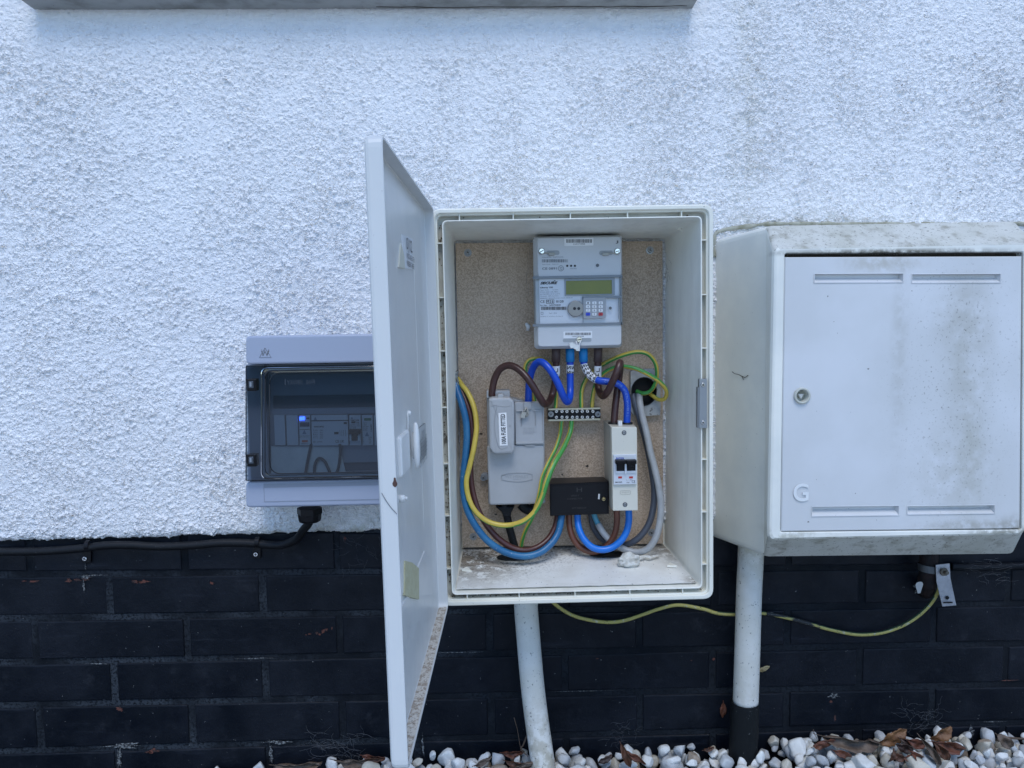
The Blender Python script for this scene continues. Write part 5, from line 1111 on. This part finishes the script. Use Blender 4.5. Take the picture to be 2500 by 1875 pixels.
for p in vv: b.v.append((a0.x+(p.x-x0)/(x1-x0)*(a1.x-a0.x), YG-.0012-(p.z+.045)*.009, a0.z+(p.y-y0)/(y1-y0)*(a1.z-a0.z)))
for f in ff: b.face(f)
b.build('raised_letter', M('raised_white', (.74, .75, .74), .45), gd)
# caulk around the back edge of the box top
b = MB(); cp = [at('G', x, y, -.014) for x, y in ((118, 300), (118, 180), (135, 135), (200, 112), (300, 96), (400, 84), (480, 74), (700, 72), (1000, 74), (1400, 74), (1800, 74), (2212, 74), (2400, 74))]
b.tube(spline([Vec((p.x, -.016, p.z)) for p in cp], 6), .003, 7, wob=.9); b.build('caulk', M('dirty_caulk', (.42, .41, .33), .8, mott=(60, (.2, .19, .12), .8)), gb)
b = MB(); pk = [at('G', x, y, -.07) for x, y in ((245, 1072), (262, 1084), (290, 1090), (310, 1102), (332, 1108), (350, 1096))]
nrm = (Vec(lp(loopC, .010, GC)[0])-Vec(lp(loopB, .012, 0)[0]))
def onside(v, x, y): # left flank plane
    p0_ = Vec((loopB[0][0], 0, loopB[0][1])); p1_ = Vec((loopC[0][0], GC+.004, loopC[0][1])); p2_ = Vec((loopB[3][0], 0, loopB[3][1])); n_ = (p1_-p0_).cross(p2_-p0_).normalized(); return on(v, x, y, p0_, n_)-Vec((.0008, 0, 0))
b.tube(spline([onside('G', x, y) for x, y in ((245, 1072), (262, 1084), (290, 1092), (310, 1102), (332, 1110), (352, 1096))], 4), .0006, 5, wob=.6); b.tube([onside('G', x, y) for x, y in ((310, 1102), (322, 1125))], .0004, 4)
b.build('surface_crack', m_gap, gb)

# ------------------------------------------------------------------ pipes below the boxes
dp = thing('cable_duct', 'white curved duct rising from the stones to the open electricity box', 'duct', at('3', 1500, 1640, -.05))
P = path('3', [(1342, 150, -.035), (1343, 300, -.036), (1358, 500, -.038), (1374, 700, -.041), (1392, 900, -.045), (1414, 1100, -.050), (1440, 1300, -.056), (1462, 1450, -.062), (1482, 1600, -.068), (1492, 1720, -.074), (1500, 1850, -.08)])
MB().tube(P, .0202, 32).build('pipe', m_pipe, dp)
gpz = thing('gas_service_pipe', 'straight white pipe with a black lower sleeve under the gas box', 'pipe', at('4', 1930, 850, -.045))
P = path('H', [(372, 640, -.045), (366, 800, -.045), (356, 1000, -.045), (350, 1200, -.045), (343, 1438, -.045), (1940, 410, -.045, '4')])
MB().tube(P, .0212, 32).build('pipe', m_pipe, gpz)
P = path('4', [(1934, 388, -.045), (1932, 430, -.045), (1928, 600, -.045), (1920, 760, -.045), (1916, 870, -.045), (1912, 1000, -.045)])
b = MB(); b.tube(P, .0240, 28, cap=False); b.tube(P, .0218, 28, cap=False); b.tube([P[0]+Vec((.0229*math.cos(a*math.pi/14), .0229*math.sin(a*math.pi/14), 0)) for a in range(29)], .0012, 6); b.build('black_sleeve', M('speckled_black_rubber', (.007, .009, .011), .6, spec=.2, specks=[(150, .68, (.15, .16, .16), .8), (350, .70, (.12, .12, .12), .6)], bump=(200, .4)), gpz)
# painted-over pipe stub with earth clamp
ps = thing('gas_pipe_stub', 'black painted pipe stub with flaked paint beneath the gas box', 'pipe', at('H', 1560, 1000, -.03))
P = path('H', [(1575, 700, -.040), (1570, 800, -.040), (1562, 900, -.036), (1556, 960, -.028), (1550, 990, -.012), (1548, 992, .004)])
MB().tube(P, .0150, 22, wob=.15).build('pipe', m_copper, ps)
b = MB(); c = at('H', 1505, 980, -.052); b.quad([c+Vec((.0065*math.cos(a)*(1+.3*math.sin(3*a)), .002*math.cos(a), .0125*math.sin(a)*(1+.2*math.cos(2*a)))) for a in [-k*math.pi/8 for k in range(16)]]); b.build('flaked_patch', M('pale_flake', (.45, .44, .42), .8), ps)
P = [at('H', 1566, 845, -.040)+Vec((.0163*math.cos(a*math.pi/12), .0163*math.sin(a*math.pi/12), -.0015*math.cos(a*math.pi/12))) for a in range(25)]
b = MB(); L = [[p+Vec((0, 0, .006)) for p in P], [p-Vec((0, 0, .006)) for p in P]]
for i in range(24): b.quad([L[0][i], L[0][i+1], L[1][i+1], L[1][i]])
tc_ = thing('earth_clamp', 'galvanised earth clamp strap around the pipe stub with a dangling metal tag', 'earth clamp', at('H', 1640, 860, -.05)); b.build('strap', M('dull_strap', (.10, .11, .12), .5, .6), tc_)
tagp = [at('H', x, y, Y) for x, y, Y in ((1617, 828, -.060), (1710, 818, -.060), (1716, 920, -.058), (1755, 1100, -.050), (1662, 1108, -.050), (1622, 940, -.058))]
b = MB(); th_ = Vec((0, .0012, 0)); b.loops([[p+th_ for p in tagp], tagp], True, True); fixn(b.build('metal_tag', M('galvanised_tag', (.50, .51, .54), .5, .55, mott=(120, (.36, .37, .4), .7), bump=(300, .5)), tc_))
b = MB(); c = at('H', 1693, 1049, -.0545); b.cyl(c, (0, -1, 0), .0032, .0006, 16); e1_, e2_ = at('H', 1668, 1084, -.0535), at('H', 1730, 1079, -.0535); b.box((e1_+e2_)/2, ((e2_-e1_).length, .0008, .0022)); b.build('tag_holes', m_dark, tc_)
b = MB(); c = at('H', 1668, 872, -.061); b.mat(0).cyl(c, (0, -1, 0), .007, .004, 6, sm=False); b.cyl(c-Vec((0, .004, 0)), (.3, -1, .1), .003, .006, 10); b.build('clamp_bolt', M('corroded_bolt', (.16, .14, .11), .7, .4, bump=(300, .6)), tc_)
cable('outdoor_earth_wire', 'weathered yellow green earth wire sagging across the black bricks', 'wire',
  [(1560, 235, -.02, '3'), (1640, 300, -.02, '3'), (1750, 360, -.018, '3'), (1880, 395, -.016, '3'), (2040, 415, -.015, '3'), (2180, 400, -.014, '3'), (2330, 352, -.014, '3'), (2480, 300, -.014, '3'), (2640, 268, -.015, '3'), (40, 1122, -.015, 'H'), (140, 1152, -.016), (260, 1160, -.02), (370, 1150, -.012), (480, 1156, -.012), (640, 1190, -.012), (780, 1228, -.012), (900, 1262, -.013), (1050, 1292, -.014), (1150, 1296, -.014), (1270, 1280, -.014), (1400, 1232, -.015), (1500, 1168, -.018), (1580, 1090, -.024), (1630, 1010, -.034), (1640, 960, -.044)], .0033, [m_greenw, m_yelloww], v='H', stripe=((.9, .9, .9, 1.2, 1.2, .8), 1.9), n=16)
tp_ = path('H', [(470, 1154, -.012), (560, 1170, -.012), (640, 1190, -.012), (730, 1214, -.012), (830, 1243, -.012)]); b = MB(); b.tube(tp_, .0037, 12, wob=.2)
b.build('black_tape', M('dirty_black_tape', (.02, .022, .024), .6, specks=[(200, .6, (.3, .29, .24), .7)]), bpy.data.objects['outdoor_earth_wire'])
# dark moulded strip / ledge of black pipe right of the clamp
b = MB(); b.tube(path('H', [(1715, 838, -.012), (1850, 845, -.012), (2000, 842, -.012), (2212, 832, -.012), (2500, 826, -.012)]), .0065, 12); o = b.build('black_conduit', M('painted_over_black', (.004, .006, .009), .5, spec=.15), None, root=at('H', 1715, 838, -.012)); tag(o, 'thin black painted conduit along the bricks right of the metal tag', 'conduit')

# ------------------------------------------------------------------ gravel
def top_z(x):   # height of the stones against the wall
    pts = [(-1.6, -.035), (-.85, -.030), (-.45, -.014), (-.2, .003), (0, .008), (.15, .010), (.3, .010), (.45, .020), (.65, .023), (1.9, .023)]
    for (a, za_), (c_, zc_) in zip(pts, pts[1:]):
        if x <= c_: return za_+(zc_-za_)*(x-a)/(c_-a)
    return .023
def ico(n):
    bm = bmesh.new(); bmesh.ops.create_icosphere(bm, subdivisions=n, radius=1); r_ = ([v.co.copy() for v in bm.verts], [tuple(v.index for v in f.verts) for f in bm.faces]); bm.free(); return r_
I3, I2 = ico(3), ico(2)
b = MB(); rg = random.Random(11); cells = {}
def stone(c, r, hi, mat_i):
    V_, F_ = I3 if hi else I2; sx, sy, sz = r*rg.uniform(.8, 1.35), r*rg.uniform(.75, 1.1), r*rg.uniform(.65, .95); off = Vec((rg.uniform(-50, 50), rg.uniform(-50, 50), 0))
    Rm = mathutils.Euler((rg.uniform(0, 6), rg.uniform(0, 6), rg.uniform(0, 6))).to_matrix(); k = len(b.v); b.mat(mat_i)
    cuts = [(Vec((rg.gauss(0, 1), rg.gauss(0, 1), rg.gauss(0, 1))).normalized(), rg.uniform(.5, .85)) for _ in range(9)]
    for p in V_:
        q_ = p*(1+.26*mn.noise(p*1.2+off)+.07*mn.noise(p*3.5+off))
        for n_, d_ in cuts:
            e = q_.dot(n_)-d_
            if e > 0: q_ = q_-n_*e*.92
        b.v.append(tuple(c+Rm@Vec((q_.x*sx, q_.y*sy, q_.z*sz))))
    for f in F_: b.face(tuple(k+i for i in f), True)
cnt = 0
for layer in range(3):
    for ty in range(200000):
        if cnt > (1500, 2600, 3500)[layer]: break
        x = rg.uniform(-1.4, 1.7); y = -rg.random()**1.6*.6-.006; r = rg.uniform(.0078, .0155)*rg.choice((1, 1, 1, 1.15, 1.45))
        if x < -.55 and rg.random() < .8: continue
        z = top_z(x)-.028+layer*.011+rg.uniform(-.004, .005)-.05*max(0, -y-.25)
        key = (int(x/.018), int(y/.018), layer); ok = True
        for a in (-1, 0, 1):
            for c_ in (-1, 0, 1):
                for q_ in cells.get((key[0]+a, key[1]+c_, layer), ()):
                    if (q_[0]-x)**2+(q_[1]-y)**2 < ((q_[2]+r)*.78)**2: ok = False; break
        # keep clear of the pipes
        if (x-.168)**2+(y+.072)**2 < .030**2 or (x-.475)**2+(y+.045)**2 < .030**2: ok = False
        if y+r > 0: ok = False
        if not ok:
            if ty > 40000: break
            continue
        cells.setdefault(key, []).append((x, y, r)); cnt += 1
        stone(Vec((x, y, z)), r, y > -.14, rg.choice((0, 0, 0, 0, 0, 1, 1, 1, 1, 2, 2, 0, 0, 3)))
def stonem(n, c1, c2): return M(n, c1, .6, mott=(45, c2, .7), bump=(160, .5, .002), specks=(240, .68, tuple(x*.5 for x in c2), .5))
gvl = b.build('gravel', [stonem('white_pebble', (.72, .73, .71), (.58, .585, .56)), stonem('cool_pebble', (.50, .52, .53), (.36, .38, .39)), stonem('cream_pebble', (.55, .52, .44), (.4, .37, .3)), stonem('tan_pebble', (.34, .28, .22), (.22, .19, .16))])
gvl['kind'] = 'stuff'; gvl['label'] = 'bed of white and grey pebbles along the foot of the wall'; gvl['category'] = 'gravel'

# ------------------------------------------------------------------ dead leaves, twigs
def leafmat(n, c1, c2): return M(n, c1, .55, mott=(70, c2, .8), bump=(130, .7, .002), specks=(170, .68, tuple(x*.35 for x in c1), .8))
LM = {'brown': leafmat('brown_leaf', (.10, .038, .018), (.05, .022, .012)), 'rust': leafmat('rust_leaf', (.135, .042, .020), (.07, .026, .014)), 'ochre': leafmat('ochre_leaf', (.22, .105, .04), (.13, .055, .022)), 'grey': leafmat('greybrown_leaf', (.13, .092, .066), (.075, .052, .04)), 'pale': leafmat('pale_leaf', (.33, .27, .14), (.22, .17, .08)), 'dark': leafmat('dark_leaf', (.05, .026, .02), (.03, .018, .014))}
def leaf(label, v, ax, ay, bx_, by_, wid, mat, Y=-.03, curl=.5, dy=0, seed=0, name='dead_leaf', toothed=0):
    """from tip a to tip b in the picture; wid = width as a share of the length"""
    if v in '345' or (v == '6' and ay > 1300):
        if Y < -.013:
            mx_, my_ = (ax+bx_)/2, max(ay, by_)-.25*abs(ay-by_); Yk = -.012
            while Yk > -.3:
                p_ = at(v, mx_, my_, Yk)
                if p_.z >= top_z(p_.x)+.006: break
                Yk -= .002
            Y = Yk-.004
    A0, B0 = at(v, ax, ay, Y), at(v, bx_, by_, Y+dy); D = B0-A0; L_ = D.length; T = D.normalized(); S_ = T.cross(Vec((0, -1, 0))).normalized(); N_ = T.cross(S_); b = MB(); nu, nv = 16, 8
    if N_.y > 0: N_ = -N_
    for i in range(nu+1):
        u = i/nu; hw = wid*L_*.5*(math.sin(math.pi*min(1, u*.96+.02))**.75)*(1+.12*math.sin(u*31+seed)*toothed+.15*mn.noise(Vec((u*5, seed, 0))))
        for j in range(nv+1):
            t = (j/nv-.5)*2; fold = abs(t)*hw*curl*1.1; wv = .17*L_*mn.noise(Vec((u*3.1+seed, t*1.6, seed)))+.05*L_*mn.noise(Vec((u*9, t*5, seed)))
            p = A0+T*(u*L_)+S_*(t*hw*math.cos(curl*abs(t)))+N_*(fold+wv+.12*L_*math.sin(math.pi*u)*curl-.0); b.v.append(tuple(p))
    for i in range(nu):
        for j in range(nv): b.face((i*(nv+1)+j, (i+1)*(nv+1)+j, (i+1)*(nv+1)+j+1, i*(nv+1)+j+1), True)
    b.tube([A0+T*(L_*u)+N_*(.12*L_*math.sin(math.pi*u)*curl-.0004) for u in [k/8 for k in range(-1, 9)]], .0006, 5)
    o = b.build(name, LM[mat], None, root=A0.lerp(B0, .5)); md = o.modifiers.new('thickness', 'SOLIDIFY'); md.thickness = .0004
    return tag(o, label, 'leaf', 'dead leaves at the foot of the wall')
leaf('long grey brown leaf lying flat along the wall, rightmost group', '5', 530, 668, 1015, 725, .26, 'grey', -.018, .7, seed=1)
leaf('ochre leaf standing upright with pointed tip against the wall', '5', 1010, 735, 1235, 615, .55, 'ochre', -.02, .35, seed=2, toothed=1)
leaf('reddish curled leaf at the top of the right leaf pile', '5', 1430, 690, 1610, 600, .62, 'ochre', -.018, .5, seed=3, toothed=1)
leaf('orange brown leaf tip poking right over the white stones', '5', 1450, 720, 1720, 770, .36, 'rust', -.028, .4, seed=4)
leaf('mottled curled leaf with dark holes in the right leaf pile', '5', 1350, 680, 1510, 905, .34, 'grey', -.045, .9, seed=5)
leaf('purple brown leaf behind the mottled one with holes', '5', 1460, 720, 1590, 870, .45, 'brown', -.038, .6, seed=6)
leaf('dark crimson leaf sunk in the middle of the right leaf pile', '5', 1150, 740, 1290, 790, .6, 'dark', -.03, .4, seed=7)
leaf('rust leaf scrap low in the right leaf pile', '5', 1200, 850, 1340, 830, .5, 'rust', -.045, .5, seed=8)
leaf('small brown leaf scrap at the left of the right leaf pile', '5', 1120, 820, 1215, 860, .7, 'brown', -.045, .5, seed=9)
leaf('rust brown leaf under the round white stone, left of the pile', '5', 465, 760, 640, 700, .4, 'rust', -.022, .3, seed=10)
leaf('brown leaf peeping between two white stones under the long leaf', '5', 630, 790, 780, 840, .4, 'rust', -.04, .3, seed=11)
leaf('brown upright leaf beside the cobweb in the middle stones', '4', 905, 740, 985, 925, .36, 'brown', -.03, .5, seed=12)
leaf('orange brown leaf blade slanting right among the middle stones', '4', 955, 800, 1110, 900, .30, 'rust', -.038, .4, seed=13)
leaf('dark leaf scrap below the middle white stones', '4', 720, 890, 830, 830, .5, 'dark', -.04, .4, seed=14)
leaf('small brown leaf left of the black pipe sleeve', '4', 1590, 790, 1680, 760, .45, 'brown', -.02, .4, seed=15)
leaf('reddish leaf stuck upright on the bricks left of the gas pipe', '4', 1755, 392, 1748, 515, .42, 'rust', -.006, .3, seed=16)
leaf('pale yellow leaf tip poking out behind the gas pipe', '4', 2040, 130, 2140, 90, .38, 'pale', -.012, .3, seed=17)
leaf('large dark red leaf against the foot of the white duct', '3', 1140, 1530, 1330, 1520, .38, 'rust', -.03, .6, seed=18)
leaf('folded brown leaf at the foot of the white duct', '3', 1170, 1600, 1390, 1640, .45, 'brown', -.045, .6, seed=19)
leaf('thin tan leaf edge lying left of the white duct', '3', 1220, 1655, 1420, 1605, .2, 'grey', -.055, .4, seed=20)
leaf('grey leaf between stones left of the white duct', '3', 900, 1640, 1050, 1560, .3, 'grey', -.035, .5, seed=21)
leaf('brown leaf just left of the open door bottom', '3', -60, 1600, 100, 1580, .5, 'brown', -.025, .5, seed=22)
leaf('grey brown curled leaf among the stones at lower left', '6', 1560, 1440, 1830, 1425, .26, 'grey', -.02, .6, seed=23)
leaf('pale curled leaf beside it near the door', '6', 1900, 1410, 2130, 1425, .3, 'grey', -.02, .6, seed=24)
leaf('reddish leaf in the stones near the lower left corner of the door', '6', 2060, 1385, 2190, 1400, .35, 'rust', -.018, .5, seed=25)
leaf('broad rust leaf across the top middle of the right leaf pile', '5', 1240, 700, 1400, 740, .6, 'rust', -.03, .6, seed=31)
leaf('narrow brown leaf standing on edge at the front of the right leaf pile', '5', 1090, 880, 1130, 770, .45, 'brown', -.04, .8, seed=32)
leaf('deep red leaf in front of the mottled one with holes', '5', 1270, 800, 1390, 870, .6, 'rust', -.045, .7, seed=33)
leaf('dark brown leaf between the ochre upright leaf and the pile', '5', 1180, 690, 1300, 730, .5, 'dark', -.03, .7, seed=34)
leaf('grey leaf scrap under the stick at far right', '5', 1990, 660, 2110, 760, .6, 'grey', -.03, .4, seed=26)
def twig(label, v, pts, r, mat, cat='twig', name='twig'):
    P = path(v, pts, 6); b = MB(); b.tube(P, [r*(1-.6*i/len(P)) for i in range(len(P))], 6, wob=.3); o = b.build(name, mat, None, root=P[0]); return tag(o, label, cat)
m_twig = M('twig_bark', (.10, .07, .05), .8, bump=(300, .5)); m_web = M('web_silk', (.13, .14, .155), .7)
twig('thin dark stick lying over the white stones at far right', '5', [(1990, 705, -.035), (2080, 688, -.035), (2180, 692, -.03), (2350, 700, -.03)], .0028, m_twig)
twig('fine dry stem leaning behind the foot of the white duct', '3', [(1240, 1230, -.012), (1270, 1340, -.016), (1295, 1480, -.03), (1330, 1520, -.04)], .0008, m_twig)
twig('bent dry twig against the left side of the white duct', '3', [(1350, 1380, -.02), (1320, 1460, -.03), (1300, 1500, -.035), (1360, 1560, -.05)], .0016, m_twig)
twig('short thin stem standing in the stones at right', '5', [(460, 615, -.012), (472, 655, -.016), (490, 690, -.02)], .0008, m_twig)
# cobwebs: fine silk threads, one object each
def web(label, v, cx, cy, rx, ry, n, seed, Y=-.006, sag=True):
    rg = random.Random(seed); b = MB()
    for k in range(n):
        a = rg.uniform(0, 6.28); x, y = cx+rx*rg.uniform(-1, 1), cy+ry*rg.uniform(-1, 1); pts = []; 
        for i in range(5):
            pts.append(at(v, x, y, Y-rg.random()*.006)); a += rg.uniform(-.9, .9); st_ = rg.uniform(.1, .3); x += rx*st_*math.cos(a); y += ry*st_*math.sin(a)
        b.tube(spline(pts, 4), rg.uniform(.00008, .00018), 3, cap=False)
    o = b.build('cobweb', m_web, None, root=at(v, cx, cy, Y)); tag(o, label, 'cobweb', 'dusty cobwebs on the bricks')
web('cobweb on the bricks at lower left near the door', '6', 1920, 1330, 150, 75, 60, 1)
web('cobweb below the render just left of the door', '6', 2050, 220, 110, 90, 22, 2)
web('cobweb rising from the middle stones', '4', 920, 650, 110, 100, 30, 3)
web('cobweb above the right leaf pile', '5', 1350, 520, 150, 110, 45, 4)
web('cobweb under the right end of the gas box', 'H', 1950, 870, 180, 60, 24, 5, Y=-.02)
web('cobweb beside the right edge of the meter', 'A', 1770, 560, 60, 90, 14, 6, Y=-.05)
web('cobweb threads at the left edge of the meter', 'A', 755, 520, 25, 180, 12, 7, Y=-.04)
# paint over-spatter dust on bricks comes from the brick material
